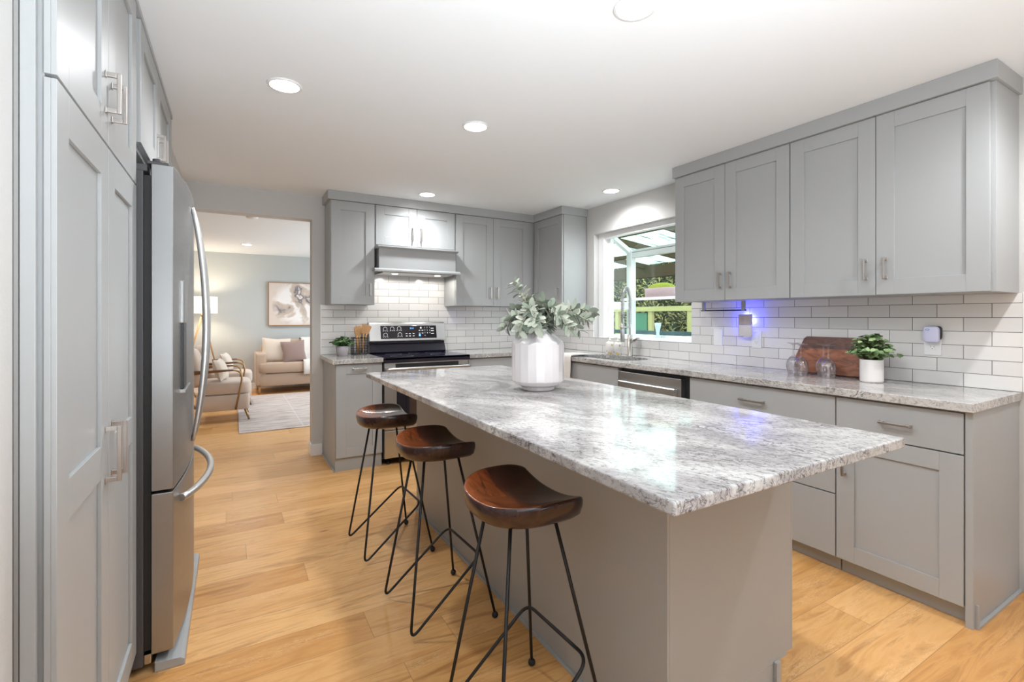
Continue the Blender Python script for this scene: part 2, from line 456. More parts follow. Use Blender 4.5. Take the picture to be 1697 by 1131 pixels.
def pull(F, parent, u, z, vert=True, ln=.115, n0=.019, mt=None):
    mb = MB(); w = .0052; so = .030
    if vert:
        F.box(mb, u-w, u+w, z-ln/2, z+ln/2, n0+so-.006, n0+so+.003)
        for e in (-1, 1):
            zz = z + e*(ln/2-.006)
            F.box(mb, u-w, u+w, zz-.006, zz+.006, n0, n0+so-.006)
            F.box(mb, u-.008, u+.008, zz-.008, zz+.008, n0, n0+.003)
    else:
        F.box(mb, u-ln/2, u+ln/2, z-w, z+w, n0+so-.006, n0+so+.003)
        for e in (-1, 1):
            uu = u + e*(ln/2-.006)
            F.box(mb, uu-.006, uu+.006, z-w, z+w, n0, n0+so-.006)
            F.box(mb, uu-.008, uu+.008, z-.008, z+.008, n0, n0+.003)
    h = part('handle', mb, mt or M_nickel, parent, .0012)
    h['label'] = 'brushed nickel bar handle'
    return h
def cab(name, label, F, u0, u1, z0, z1, depth, group=None, toe=0, toein=.02):
    root = thing(name, label, 'cabinet', F.pt((u0+u1)/2, z0, -depth/2), group)
    mb = MB(); F.box(mb, u0, u1, z0+toe, z1, -depth, 0)
    part('body', mb, M_cab, root, .0012)
    if toe:
        mb = MB(); F.box(mb, u0+.002, u1-.002, z0, z0+toe-.0006, -depth, -toein); part('toe_kick', mb, M_cab, root)
    return root
G = .0018   # half the gap between doors

# ------------------------------------------------------------------ room shell
XW, YW, XL = 3.133, 4.679, -.344
mb = MB().box(-1.16, 3.25, -3.6, 4.82, -.05, 0).box(-3.2, 3.6, 4.82, 9.7, -.05, 0); struct('floor', mb, M_floor)
mb = MB().box(-1.16, 3.25, -3.6, 4.82, ZC, ZC+.06).box(-3.2, 3.6, 4.82, 9.7, ZC, ZC+.06); struct('ceiling', mb, M_ceil)
# right wall with the garden window opening
WY0, WY1, WZ0, WZ1 = 2.56, 3.752, 1.058, 2.088
mb = MB(); X1 = XW+.115
mb.box(XW, X1, -3.6, WY0, 0, ZC); mb.box(XW, X1, WY1, 4.82, 0, ZC); mb.box(XW, X1, WY0, WY1, 0, WZ0); mb.box(XW, X1, WY0, WY1, WZ1, ZC)
struct('wall_right', mb, M_wall)
# back wall with the wide opening into the living room
mb = MB(); mb.box(.621, XW, YW, YW+.14, 0, ZC); mb.box(XL-.11, .621, YW, YW+.14, 2.145, ZC)
struct('wall_back', mb, M_wall)
mb = MB(); mb.box(XL-.11, XL, 3.215, YW+.14, 0, ZC); mb.box(-1.1, XL-.11, 3.215, 3.3, 0, ZC); mb.box(XL-.11, XL, -3.6, 1.202, 0, ZC); mb.box(-1.1, XL-.11, 1.1, 1.202, 0, ZC); mb.box(-1.16, -1.1, 1.1, 3.3, 0, ZC)
struct('wall_left', mb, M_wall)
# wall behind the camera, with an unseen window added and sized for its daylight
mb = MB(); mb.box(XL, 1.0, -3.6, -3.5, 0, ZC); mb.box(2.2, XW, -3.6, -3.5, 0, ZC); mb.box(1.0, 2.2, -3.6, -3.5, 2.0, ZC); mb.box(1.0, 2.2, -3.6, -3.5, 0, .95)
struct('wall_front', mb, M_wall)
mb = MB()
for x in (1.0, 1.575, 2.15): mb.box(x, x+.05, -3.58, -3.52, .95, 2.0)
mb.box(1.0, 2.2, -3.58, -3.52, 1.95, 2.0); mb.box(1.0, 2.2, -3.58, -3.52, .95, 1.0)
struct('window_2', mb, M_vinyl)
# living room
mb = MB().box(-3.2, 3.5, 9.55, 9.65, 0, ZC); struct('wall_far', mb, M_wallL)
mb = MB().box(-3.2, -3.1, YW+.14, 9.55, 0, ZC); mb.box(-3.1, XL-.11, YW+.04, YW+.14, 0, ZC); struct('wall_living_left', mb, M_wallL)
mb = MB().box(3.5, 3.6, YW+.14, 9.55, 0, ZC); struct('wall_living_right', mb, M_wallL)
t_ = MB().lathe([(.001,-.034),(.045,-.034),(.060,-.022),(.062,-.001),(.055,-.0005)], (.18,5.93,ZC), 32)
o = mesh_obj('smoke_detector', t_, M_plate); tag(o, 'small round white smoke detector on the living room ceiling just past the doorway', 'smoke detector')
# baseboards
def bb(name, x0, x1, y0, y1, ax):
    m_ = MB().box(x0, x1, y0, y1, 0, .094)
    t = .004
    if ax == 'x+': m_.box(x0, x1-t, y0, y1, .094, .104)
    elif ax == 'x-': m_.box(x0+t, x1, y0, y1, .094, .104)
    elif ax == 'y-': m_.box(x0, x1, y0+t, y1, .094, .104)
    struct(name, m_, M_white, bevel=.002)
bb('baseboard_right', XW-.014, XW-.0005, -3.5, .715, 'x-')
bb('baseboard_back', .607, .706, YW-.014, YW-.0005, 'y-')
bb('baseboard_jamb', .607, .6205, YW-.0005, YW+.14, 'x-')
bb('baseboard_far', -3.1, 3.5, 9.536, 9.5495, 'y-')

# recessed ceiling lights
def downlight(x, y, label, power=CAN_W, col=(.95,.975,1)):
    t = thing('recessed_light', label, 'ceiling light', (x, y, ZC-.004), 'recessed ceiling lights')
    mb = MB().lathe([(.064,-.003),(.074,-.003),(.076,-.001),(.076,.004),(.064,.004),(.064,-.003)], (x,y,ZC-.004), 40, caps=False)
    part('trim_ring', mb, M_white, t)
    mb = MB().lathe([(1e-5,.0),(.064,.0)], (x,y,ZC-.006), 32, caps=False)
    part('diffuser', mb, M_lamp, t)
    d = bpy.data.lights.new('downlight_beam', 'SPOT'); d.energy = power; d.color = col; d.spot_size = R(164); d.spot_blend = .8; d.shadow_soft_size = .045
    o = bpy.data.objects.new('downlight_beam', d); COL.objects.link(o); o.parent = t; o.location = (0, 0, -.02)
    return t
M_lamp = mat('lamp_diffuser', (1,1,1), .5, emis=(1,.96,.9), es=14)
downlight(.212, 2.509, 'recessed round ceiling light nearest the refrigerator cabinets')
downlight(1.235, 1.253, 'recessed round ceiling light at the top edge above the near end of the island')
downlight(1.208, 2.496, 'recessed round ceiling light above the middle of the island')
downlight(1.504, 4.098, 'recessed round ceiling light in front of the cabinets over the range', CAN_W*.9)
downlight(2.845, 3.176, 'recessed round ceiling light in front of the garden window', CAN_W*.9)
downlight(.181, 8.289, 'small recessed ceiling light in the living room beyond the doorway')
downlight(1.235, -2.0, 'recessed round ceiling light over the room behind the viewer', CAN_W*.3)
downlight(2.55, .30, 'recessed round ceiling light in front of the bare right wall, outside the view', CAN_W*1.15)
for x, y in ((1.9, 8.3), (1.9, 6.2), (-1.6, 7.2)):  # extra lights added out of view to light the living room
    t = downlight(x, y, 'unseen recessed ceiling light added to brighten the living room')

# ------------------------------------------------------------------ right wall upper cabinets
XU = 2.8235
FR_ = Fr('R', XU+.019)
DU = XW - (XU+.019) - .002
c = cab('upper_cabinet', 'grey two-door wall cabinet hanging right of the window, its handles side by side', FR_, 1.616, 2.462, 1.37, 2.281, DU, 'wall cabinets along the right wall')
for u0, u1, hu in ((2.046, 2.460, 2.075), (1.617, 2.046, 2.000)):
    d = part('door', shaker(FR_, u0+G, u1-G, 1.372, 2.2785), M_cab, c, .001)
    pull(FR_, d, hu, 1.503, ln=.105)
c = cab('upper_cabinet', 'grey two-door wall cabinet above the plug-in device, nearest the right edge', FR_, .738, 1.615, 1.37, 2.281, DU, 'wall cabinets along the right wall')
for u0, u1, hu in ((1.180, 1.614, 1.222), (.753, 1.180, 1.135)):
    d = part('door', shaker(FR_, u0+G, u1-G, 1.372, 2.2785), M_cab, c, .001)
    pull(FR_, d, hu, 1.503, ln=.105)
mb = MB(); mb.box(2.806, XW-.002, .726, 2.472, 2.2815, ZC-.0005)
mesh_obj('crown_molding', mb, M_cab, None, .0015)
tag(bpy.data.objects['crown_molding'], 'flat grey crown board above the wall cabinets right of the window', 'molding', 'crown boards')
# two stems and a rail under the cabinet: paper towel holder
t = thing('paper_towel_holder', 'empty dark metal rail hanging under the wall cabinet by the window', 'towel holder', (3.0, 2.18, 1.30))
mb = MB().tube([(3.0,2.01,1.306),(3.0,2.37,1.306)], .0045, 10); part('rail', mb, M_iron, t)
for y in (2.03, 2.345):
    mb = MB().box(2.990,3.010,y-.010,y+.010,1.306,1.3695); part('bracket', mb, M_cab, t)

# ------------------------------------------------------------------ back wall upper cabinets
YD = 4.385
FB = Fr('B', YD+.019)
DB = YW - (YD+.019) - .012
c = cab('upper_cabinet', 'tall narrow one-door grey wall cabinet left of the range hood', FB, .729, 1.112, 1.37, 2.281, DB, 'wall cabinets along the back wall')
d = part('door', shaker(FB, .735, 1.108, 1.372, 2.2785), M_cab, c, .001); pull(FB, d, 1.068, 1.507, ln=.11)
c = cab('upper_cabinet', 'short two-door grey wall cabinet directly above the range hood', FB, 1.114, 1.900, 1.905, 2.281, DB, 'wall cabinets along the back wall')
for u0, u1, hu in ((1.120, 1.508, 1.463), (1.508, 1.896, 1.545)):
    d = part('door', shaker(FB, u0+G, u1-G, 1.921, 2.2785), M_cab, c, .001); pull(FB, d, hu, 2.035, ln=.125)
c = cab('upper_cabinet', 'tall two-door grey wall cabinet right of the range hood', FB, 1.902, XU+.018, 1.37, 2.281, DB, 'wall cabinets along the back wall')
for u0, u1, hu in ((1.907, 2.329, 2.290), (2.329, 2.762, 2.372)):
    d = part('door', shaker(FB, u0+G, u1-G, 1.372, 2.2785), M_cab, c, .001); pull(FB, d, hu, 1.507, ln=.11)
c = cab('upper_cabinet', 'one-door grey wall cabinet in the corner left of the window', FR_, 3.862, YW-.012, 1.37, 2.281, DU-.01, 'wall cabinets along the right wall')
d = part('door', shaker(FR_, 3.872, 4.378, 1.372, 2.2785), M_cab, c, .001); pull(FR_, d, 3.935, 1.503, ln=.105)
# crown over the back wall and the corner
mb = MB(); mb.prism([(.7065,4.367),(2.806,4.367),(2.806,3.850),(XW-.002,3.850),(XW-.002,YW-.002),(.7065,YW-.002)], 2.2815, ZC-.0005)
o = mesh_obj('crown_molding', mb, M_cab, None, .0015)
tag(o, 'flat grey crown board running over the back wall cabinets and round the corner', 'molding', 'crown boards')

# range hood
t = thing('range_hood', 'grey boxed range hood with white-edged trim above the range', 'range hood', (1.507, 4.49, 1.66))
mb = MB(); mb.box(1.135, 1.882, 4.33, 4.66, 1.700, 1.885); part('hood_box', mb, M_cab, t, .001)
mb = MB(); mb.prism([(4.66,1.880),(4.318,1.880),(4.290,1.892),(4.290,1.903),(4.66,1.903)], 1.116, 1.898, 'x'); part('top_trim', mb, M_cab, t)
mb = MB(); mb.prism([(4.383,1.672),(4.292,1.672),(4.292,1.686),(4.316,1.700),(4.383,1.700)], 1.090, 1.918, 'x'); mb.box(1.116, 1.898, 4.383, 4.66, 1.686, 1.6995); part('bottom_trim', mb, M_cab, t)
mb = MB(); mb.box(1.17, 1.85, 4.34, 4.64, 1.660, 1.6855); part('metal_insert', mb, M_steel, t, .002)
M_hl = mat('hood_lamp', (1,1,1), .5, emis=(1,.93,.80), es=6)
for x in (1.30, 1.72):
    mb = MB().lathe([(1e-5,0),(.028,0),(.028,.002)], (x,4.40,1.6575), 24, caps=False); part('hood_light', mb, M_hl, t)
    d = bpy.data.lights.new('hood_light_beam', 'SPOT'); d.energy = 4.4; d.color = (1,.96,.90); d.spot_size = R(176); d.spot_blend = .15; d.shadow_soft_size = .025
    o = bpy.data.objects.new('hood_light_beam', d); COL.objects.link(o); o.parent = t; o.location = Vector((x,4.40,1.652)) - t.location

# ------------------------------------------------------------------ tile backsplashes
mb = MB(); ty = XW-.009
mb.box(ty, XW-.0005, .724, WY0, .9145, 1.3695); mb.box(ty, XW-.0005, WY0, WY1, .9145, WZ0-.001); mb.box(ty, XW-.0005, WY1, 4.669, .9145, 1.3695)
o = mesh_obj('tile_backsplash', mb, M_tileR); tag(o, 'white subway tile backsplash along the right wall under the window', 'backsplash')
mb = MB(); mb.box(.700, ty-.0005, YW-.009, YW-.0005, .9145, 1.3695); mb.box(1.1125, 1.901, YW-.009, YW-.0005, 1.3695, 1.70)
o = mesh_obj('tile_backsplash', mb, M_tileB); tag(o, 'white subway tile backsplash on the back wall behind the range', 'backsplash')
mb = MB(); mb.box(.690, .6995, YW-.011, YW-.0005, .9145, 1.374); mb.box(ty-.002, XW-.0005, .716, .7235, .9145, 1.374)
struct('trim_1', mb, M_plate)

# ------------------------------------------------------------------ base cabinets, right wall
XD = 2.565
FRb = Fr('R', XD+.019); DBs = XW-(XD+.019)-.011
c = cab('base_cabinet', 'grey base cabinet with one drawer over one door, nearest the viewer at the right', FRb, .760, 1.240, 0, .876, DBs-.005, 'base cabinets along the right wall', toe=.072, toein=.035)
d = part('drawer', slab(FRb, .762+G, 1.241-G, .699, .866), M_cab, c, .001); pull(FRb, d, .993, .781, False, .118)
d = part('door', shaker(FRb, .762+G, 1.241-G, .079, .693), M_cab, c, .001); pull(FRb, d, 1.200, .545, True, .105)
mb = MB(); mb.box(XD+.004, XW-.012, .735, .7595, 0, .876); part('end_panel', mb, M_cab, c, .001)
mb = MB(); mb.box(XD+.030, XW-.012, .722, .7345, 0, .012); mb.box(XD+.022, XD+.030, .722, .7595, 0, .098); part('base_shoe', mb, M_cab, c, .001)
c = cab('base_cabinet', 'grey base cabinet of three wide drawers beside the dishwasher', FRb, 1.242, 2.118, 0, .876, DBs-.005, 'base cabinets along the right wall', toe=.072, toein=.035)
for z0, z1 in ((.699,.866),(.390,.693),(.079,.384)):
    d = part('drawer', slab(FRb, 1.243+G, 2.116-G, z0, z1), M_cab, c, .001); pull(FRb, d, 1.68, (z0+z1)/2, False, .145)
c = cab('sink_cabinet', 'grey sink base cabinet with plain false drawer front under the window', FRb, 2.784, 3.60, 0, .876, .05, 'base cabinets along the right wall', toe=.072, toein=.035)
mb = MB(); mb.box(XD+.07, XW-.012, 2.784, 2.796, .02, .87); part('side_panel', mb, M_cab, c)
mb = MB(); mb.box(XD+.07, XW-.012, 3.588, 3.60, .02, .87); part('side_panel', mb, M_cab, c)
d = part('false_drawer_front', slab(FRb, 2.786, 3.598, .699, .866), M_cab, c, .001)
for u0, u1, hu in ((2.786,3.192,3.155),(3.192,3.598,3.23)):
    d = part('door', shaker(FRb, u0+G, u1-G, .079, .693), M_cab, c, .001); pull(FRb, d, hu, .60, True, .105)
c = cab('corner_cabinet', 'grey corner base cabinet between the sink and the back wall', FRb, 3.602, YW-.012, 0, .876, DBs-.005, 'base cabinets along the right wall', toe=.072, toein=.035)
part('door', shaker(FRb, 3.605, 4.03, .079, .866), M_cab, c, .001)

# dishwasher
t = thing('dishwasher', 'stainless steel dishwasher with a wide bar handle between the drawers and the sink cabinet', 'dishwasher', (2.85, 2.45, 0))
mb = MB(); mb.box(XD+.03, 3.10, 2.135, 2.77, .04, .868); part('tub', mb, M_black, t)
mb = MB(); mb.box(XD-.018, XD+.029, 2.172, 2.765, .10, .848); part('door', mb, M_steel, t, .003)
mb = MB(); mb.prism([(XD-.019,.700),(XD-.046,.715),(XD-.050,.735),(XD-.050,.775),(XD-.044,.785),(XD-.034,.780),(XD-.034,.730),(XD-.019,.720)], 2.200, 2.735, 'y')
mb.box(XD-.034, XD-.0185, 2.200, 2.215, .72, .78); mb.box(XD-.034, XD-.0185, 2.72, 2.735, .72, .78)
part('handle', mb, M_steel, t, .002)
mb = MB(); mb.box(XD+.01, XD+.028, 2.14, 2.765, 0, .095); part('toe_panel', mb, M_black, t)

# base cabinets, back wall
FBb = Fr('B', 4.087)
c = cab('base_cabinet', 'narrow grey pull-out base cabinet left of the range, under the small plant', FBb, .714, 1.094, 0, .876, YW-4.087-.004, 'base cabinets along the back wall', toe=.105, toein=-.0005)
mb = shaker(FBb, .720, 1.092, .110, .870, panels=[(.185,.790)], fw=.078); d = part('door', mb, M_cab, c, .001); pull(FBb, d, .905, .832, False, .115)
mb = MB(); mb.box(.702, .7135, 4.07, YW-.016, 0, .012); part('base_shoe', mb, M_cab, c)
c = cab('base_cabinet', 'grey base cabinet right of the range behind the vase', FBb, 1.892, 2.574, 0, .876, YW-4.087-.012, 'base cabinets along the back wall', toe=.105, toein=.04)
part('drawer', slab(FBb, 1.896, 2.540, .699, .866), M_cab, c, .001)
for u0, u1 in ((1.896,2.218),(2.218,2.540)): part('door', shaker(FBb, u0+G, u1-G, .110, .693), M_cab, c, .001)

# ------------------------------------------------------------------ worktops
ZT = .914
mb = MB(); mb.box(.689, 1.0975, 4.040, YW-.010, .8765, ZT)
o = mesh_obj('granite_worktop', mb, M_gran2, None, .004, 3); tag(o, 'small speckled granite worktop piece left of the range', 'countertop', 'granite worktops')
# L shaped worktop with a sink cut-out
SX0, SX1, SY0, SY1 = 2.640, 2.985, 2.80, 3.47
def rounded_rect(x0, x1, y0, y1, r, n=6):
    pts = []
    for cx, cy, a0 in ((x1-r,y0+r,-90),(x1-r,y1-r,0),(x0+r,y1-r,90),(x0+r,y0+r,180)):
        for k in range(n+1):
            a = R(a0+90*k/n); pts.append((cx+r*math.cos(a), cy+r*math.sin(a)))
    return pts
import bmesh
def slab_with_hole(outer, inner, z0, z1):
    bm = bmesh.new()
    vo = [bm.verts.new((x, y, z1)) for x, y in outer]; vi = [bm.verts.new((x, y, z1)) for x, y in inner]
    eo = [bm.edges.new((vo[i], vo[(i+1) % len(vo)])) for i in range(len(vo))]
    ei = [bm.edges.new((vi[i], vi[(i+1) % len(vi)])) for i in range(len(vi))]
    r = bmesh.ops.triangle_fill(bm, use_beauty=True, use_dissolve=False, edges=eo+ei)
    faces = [f for f in bm.faces]
    e = bmesh.ops.extrude_face_region(bm, geom=faces)
    for v in e['geom']:
        if isinstance(v, bmesh.types.BMVert): v.co.z = z0
    bmesh.ops.recalc_face_normals(bm, faces=bm.faces)
    mb = MB(); bm.verts.index_update()
    mb.add([v.co.copy() for v in bm.verts], [[v.index for v in f.verts] for f in bm.faces])
    bm.free(); return mb
xf = XW-.010; yb = YW-.010
outer = [(2.539,.7257),(xf,.7257),(xf,yb),(1.8885,yb),(1.8885,4.040),(2.539,4.040)]
mb = slab_with_hole(outer, rounded_rect(SX0,SX1,SY0,SY1,.14), .8765, ZT)
o = mesh_obj('granite_worktop', mb, M_gran2, None, .003, 3); tag(o, 'L-shaped speckled granite worktop along the right wall and round to the range', 'countertop', 'granite worktops')
# sink
t = thing('sink', 'undermount stainless steel sink set in the worktop below the window', 'sink', ((SX0+SX1)/2, (SY0+SY1)/2, .70))
mb = MB(); rings = []
for e, z in ((.012,.8755),(-.0,.8755),(-.004,.86),(-.010,.72),(-.035,.70)):
    rings.append([(x, y, z) for x, y in rounded_rect(SX0-e, SX1+e, SY0-e, SY1+e, .14+e*.5)])
n = len(rings[0]); vs = [p for r_ in rings for p in r_]; fs = []
for i in range(len(rings)-1):
    for k in range(n): fs.append((i*n+k, i*n+(k+1) % n, (i+1)*n+(k+1) % n, (i+1)*n+k))
fs.append([4*n+k for k in range(n)])
mb.add(vs, fs, True); part('basin', mb, M_steel, t)
mb = MB().lathe([(.04,.7005),(.04,.703),(.03,.703),(.02,.7015)], ((SX0+SX1)/2, 3.13, 0), 24); part('drain', mb, M_chrome, t)

# faucet
fx, fy = 3.045, 3.155
t = thing('kitchen_faucet', 'tall stainless spring-neck faucet with side lever behind the sink', 'faucet', (fx, fy, ZT))
mb = MB().lathe([(.028,0),(.028,.006),(.022,.008),(.022,.185),(.019,.19)], (fx,fy,ZT), 28); part('body', mb, M_nickel, t)
ux, uy = -.890, -.456       # spout direction
def fp(q, z): return (fx+ux*q, fy+uy*q, z)
RE = .19
path = [fp(RE/2*(1-math.cos(math.pi*k/24)), 1.395+.115*math.sin(math.pi*k/24)) for k in range(25)]
mb = MB().tube([fp(0,1.09),fp(0,1.18),fp(0,1.26),fp(0,1.34)] + path + [fp(RE,1.30),fp(RE,1.2)], .0075, 12); part('hose', mb, M_steel, t)
hel = []; P_ = [Vector(p) for p in [fp(0,1.20),fp(0,1.30)] + path + [fp(RE,1.33),fp(RE,1.26)]]
seglen = [0]
for i in range(1, len(P_)): seglen.append(seglen[-1]+(P_[i]-P_[i-1]).length)
tot = seglen[-1]; turns = 46; steps = turns*10
for k in range(steps+1):
    s_ = tot*k/steps
    i = 1
    while i < len(P_)-1 and seglen[i] < s_: i += 1
    f_ = (s_-seglen[i-1])/(seglen[i]-seglen[i-1]); c_ = P_[i-1].lerp(P_[i], f_); tg = (P_[i]-P_[i-1]).normalized()
    u_ = Vector((-uy,ux,0)); u_ = (u_-tg*u_.dot(tg)).normalized(); w_ = tg.cross(u_); a = 2*math.pi*turns*k/steps
    hel.append(c_ + (u_*math.cos(a)+w_*math.sin(a))*.0155)
mb = MB().tube(hel, .0026, 5); part('spring', mb, M_steel, t)
mb = MB().lathe([(.012,0),(.019,.01),(.019,.10),(.013,.12),(.013,.20)], fp(RE,1.045), 24)
mb.tube([fp(0,1.17),fp(RE-.02,1.17)], .006, 8); mb.lathe([(.016,0),(.022,0),(.022,.02),(.016,.02)], fp(RE,1.16), 24)
part('spray_head', mb, M_steel, t)
mb = MB().tube([(fx,fy-.02,1.05),(fx-.01,fy-.065,1.05)], .017, 16); mb.tube([(fx-.01,fy-.055,1.05),(fx-.03,fy-.12,1.075),(fx-.045,fy-.15,1.075)], [.011,.008,.010], 12)
part('lever', mb, M_nickel, t)

# soap bottles
M_soap = mat('printed_soap_bottle', (.85,.80,.77), .3)
mp = coords(M_soap, obj=True); vo = N(M_soap, 'ShaderNodeTexVoronoi'); vo.inputs['Scale'].default_value = 32; L(M_soap, mp, 'Vector', vo, 'Vector')
rp = ramp(M_soap, [(.0,(.75,.45,.08)), (.24,(.8,.6,.2)), (.3,(.10,.12,.05)), (.36,(.86,.82,.79))]); L(M_soap, vo, 'Distance', rp, 'Fac'); L(M_soap, rp, 'Color', bsdf(M_soap), 'Base Color')
def soap(x, y, label):
    t = thing('soap_bottle', label, 'soap bottle', (x, y, ZT), 'soap bottles behind the sink')
    mb = MB(); vs = []
    mb.lathe([(.036,0),(.040,.006),(.040,.098),(.036,.108),(.022,.116),(.013,.120)], (x,y,ZT), 28); part('bottle', mb, M_soap, t, origin=(x,y,ZT))
    mb = MB(); mb.lathe([(.015,.120),(.015,.134),(.006,.135),(.006,.155)], (x,y,ZT), 18); mb.tube([(x,y,ZT+.157),(x-.03,y,ZT+.158),(x-.042,y,ZT+.150)], .0055, 8); part('pump', mb, M_plate, t)
soap(3.05, 3.425, 'white lemon-print soap bottle, the one farther from the faucet')
soap(3.03, 3.300, 'white lemon-print soap bottle, the one next to the faucet')

# towel over the worktop edge
M_towel = fabric('cream_towel_cloth', (.74,.70,.66), 500, .5)
mb = MB(); vs = []; fs = []
prof = [(2.80,ZT+.004),(2.70,ZT+.010),(2.62,ZT+.012),(2.56,ZT+.012),(2.536,ZT+.008),(2.529,ZT-.010),(2.528,.86),(2.527,.80),(2.523,.75),(2.520,.715)]
nu = 15
for j in range(nu):
    v_ = j/(nu-1)
    for i, (x, z) in enumerate(prof):
        wv = .004*math.sin(v_*14+ i*.2)
        vs.append((x - (abs(wv) if i > 4 else 0), 3.34+.20*v_+(.02*(i/9)*(v_-.5)), z+(abs(wv) if i <= 4 else 0)))
for j in range(nu-1):
    for i in range(len(prof)-1):
        fs.append((j*10+i, (j+1)*10+i, (j+1)*10+i+1, j*10+i+1))
mb.add(vs, fs, True)
o = mesh_obj('dish_towel', mb, M_towel); sm = o.modifiers.new('thick', 'SOLIDIFY'); sm.thickness = .005; sm.offset = 1
tag(o, 'cream dish towel draped over the worktop edge beside the sink', 'towel')

# ------------------------------------------------------------------ island
t = thing('kitchen_island', 'long grey kitchen island base under the overhanging granite top', 'island', (1.32, 1.97, 0))
mb = MB(); mb.box(1.046, 1.609, .930, 3.02, .122, .883); mb.box(1.046, 1.552, .930, 3.02, 0, .122); part('body', mb, M_cab, t, .001)
mb = MB(); mb.box(1.036, 1.0455, .930, 3.02, 0, .883); part('back_panel', mb, M_cab, t, .001)
mb = MB(); mb.box(1.026, 1.0355, .926, 3.02, 0, .012); mb.box(1.046, 1.545, .914, .9295, 0, .012); mb.box(1.046, 1.50, .922, .9295, .012, .075); mb.box(1.532, 1.556, .918, .9295, 0, .128); part('base_shoe', mb, M_cab, t, .001)
FI = Fr('L', 1.617)
us = [.934, 1.456, 1.978, 2.50, 3.018]
for i in range(4):
    d = part('drawer', slab(FI, us[i]+G, us[i+1]-G, .705, .868, .034), M_cab, t, .001); pull(FI, d, (us[i]+us[i+1])/2, .79, False, .13, n0=.034)
    d = part('door', shaker(FI, us[i]+G, us[i+1]-G, .128, .70, t=.034), M_cab, t, .001); pull(FI, d, us[i+1]-.05 if i % 2 == 0 else us[i]+.05, .60, True, .115, n0=.034)
mb = MB(); mb.box(.7113, 1.6628, .621, 3.021, .8845, ZT)
o = mesh_obj('granite_island_top', mb, M_gran, None, .005, 3); tag(o, 'large white and grey granite slab on the kitchen island', 'countertop')

# ------------------------------------------------------------------ range
t = thing('kitchen_range', 'freestanding stainless steel electric range with black glass cooktop', 'range', (1.49, 4.35, 0))
x0, x1 = 1.101, 1.884
mb = MB(); mb.box(x0, x1, 4.075, YW-.012, .05, .893); part('body', mb, M_black, t)
mb = MB(); mb.box(x0-.0005, x1+.002, 4.012, 4.60, .894, .912)
mb.prism([(4.012,.912),(4.012,.875),(4.020,.868),(4.07,.868),(4.07,.894),(4.05,.912)], x0-.0005, x1+.002, 'x'); part('cooktop', mb, M_enamel, t, .003)
mb = MB()
for cx, cy, r in ((1.30,4.18,.10),(1.69,4.18,.115),(1.30,4.44,.075),(1.69,4.44,.075),(1.495,4.44,.05)):
    mb.lathe([(r-.0015,.9122),(r,.9126),(r+.0015,.9122)], (cx,cy,0), 48, caps=False)
part('burner_rings', mb, mat('burner_mark', (.12,.12,.13), .4), t)
# oven door, window, handle
mb = MB(); mb.box(x0+.004, x1-.002, 4.030, 4.074, .300, .800); part('oven_door', mb, M_steel, t, .004)
dr = bpy.data.objects['oven_door']
mb = MB(); mb.box(x0+.105, x1-.105, 4.0275, 4.0298, .375, .715); w_ = part('oven_window', mb, M_blackgl, dr, .001)
mb = MB(); mb.box(x0+.004, x1-.002, 4.045, 4.074, .803, .866); part('control_strip', mb, M_steel, t)
mb = MB(); mb.box(x0+.10, x1-.10, 4.042, 4.0447, .812, .858); part('vent_strip', mb, M_black, t)
mb = MB(); mb.tube(arc([(x0+.012,4.03,.818),(x0+.012,3.972,.818),(x1-.012,3.972,.818),(x1-.012,4.03,.818)], .03), .0135, 12)
part('oven_handle', mb, M_steel, dr)
mb = MB(); mb.box(x0+.004, x1-.002, 4.032, 4.074, .060, .294); part('storage_drawer', mb, M_steel, t, .004)
for x in (x0+.05, x1-.05):
    mb = MB().lathe([(.02,0),(.02,.012),(.012,.014),(.012,.05)], (x,4.09,0), 16); part('foot', mb, M_black, t)
# backguard
mb = MB(); mb.prism([(YW-.013,.913),(4.565,.913),(4.560,.925),(4.600,1.005),(4.600,1.020),(YW-.013,1.020)], x0+.012, x1-.012, 'x'); part('lower_backguard', mb, M_enamel, t, .003)
mb = MB(); mb.prism([(YW-.013,1.0205),(4.568,1.0205),(4.562,1.030),(4.598,1.195),(4.606,1.207),(4.625,1.212),(YW-.013,1.212)], x0+.006, x1-.012, 'x')
bg = part('control_panel', mb, M_steel, t, .004)
nrm = Vector((0, -.165, .036)).normalized(); upv = Vector((0, .036, .165)).normalized()
MP = Matrix(((1, 0, 0, 0), (0, upv.y, nrm.y, 0), (0, upv.z, nrm.z, 0), (0, 0, 0, 1)))
MP.translation = Vector((1.215, 4.562+.036*.12, 1.030+.165*.12))   # local x right, y up the slope, z outwards
mb = MB(); mb.box(0, .562, 0, .127, -.001, .003, MP); dp = part('touch_panel', mb, M_blackgl, bg, .001)
M_icon = mat('white_panel_print', (.8,.8,.8), .5, emis=(.8,.8,.8), es=.25)
M_blue = mat('blue_panel_digits', (.1,.3,.7), .5, emis=(.15,.45,1.0), es=1.5)
mb = MB()
for cx, cy in ((.045,.092),(.113,.094),(.181,.096),(.045,.034),(.185,.036)):
    pts = []
    for k in range(19):
        a = R(-50 + 280*k/18); pts.append((cx+.019*math.cos(a), cy+.019*math.sin(a)+.003, .0036))
    mb.tube(pts, .0016, 6, M=MP)
    for dx in (-.02, .02): mb.box(cx+dx-.006, cx+dx+.006, cy-.018, cy-.015, .003, .004, MP)
    mb.prism([(cx-.004,cy-.018),(cx+.004,cy-.018),(cx,cy-.010)], .003, .004, 'z', MP)
for gx in (.252,.285,.322): 
    for gy in (.047,.024): mb.box(gx-.009, gx+.009, gy-.0035, gy+.0035, .003, .004, MP)
for gy in (.078,.050): 
    for gx in (.385,.415): mb.box(gx-.008, gx+.008, gy-.003, gy+.003, .003, .004, MP)
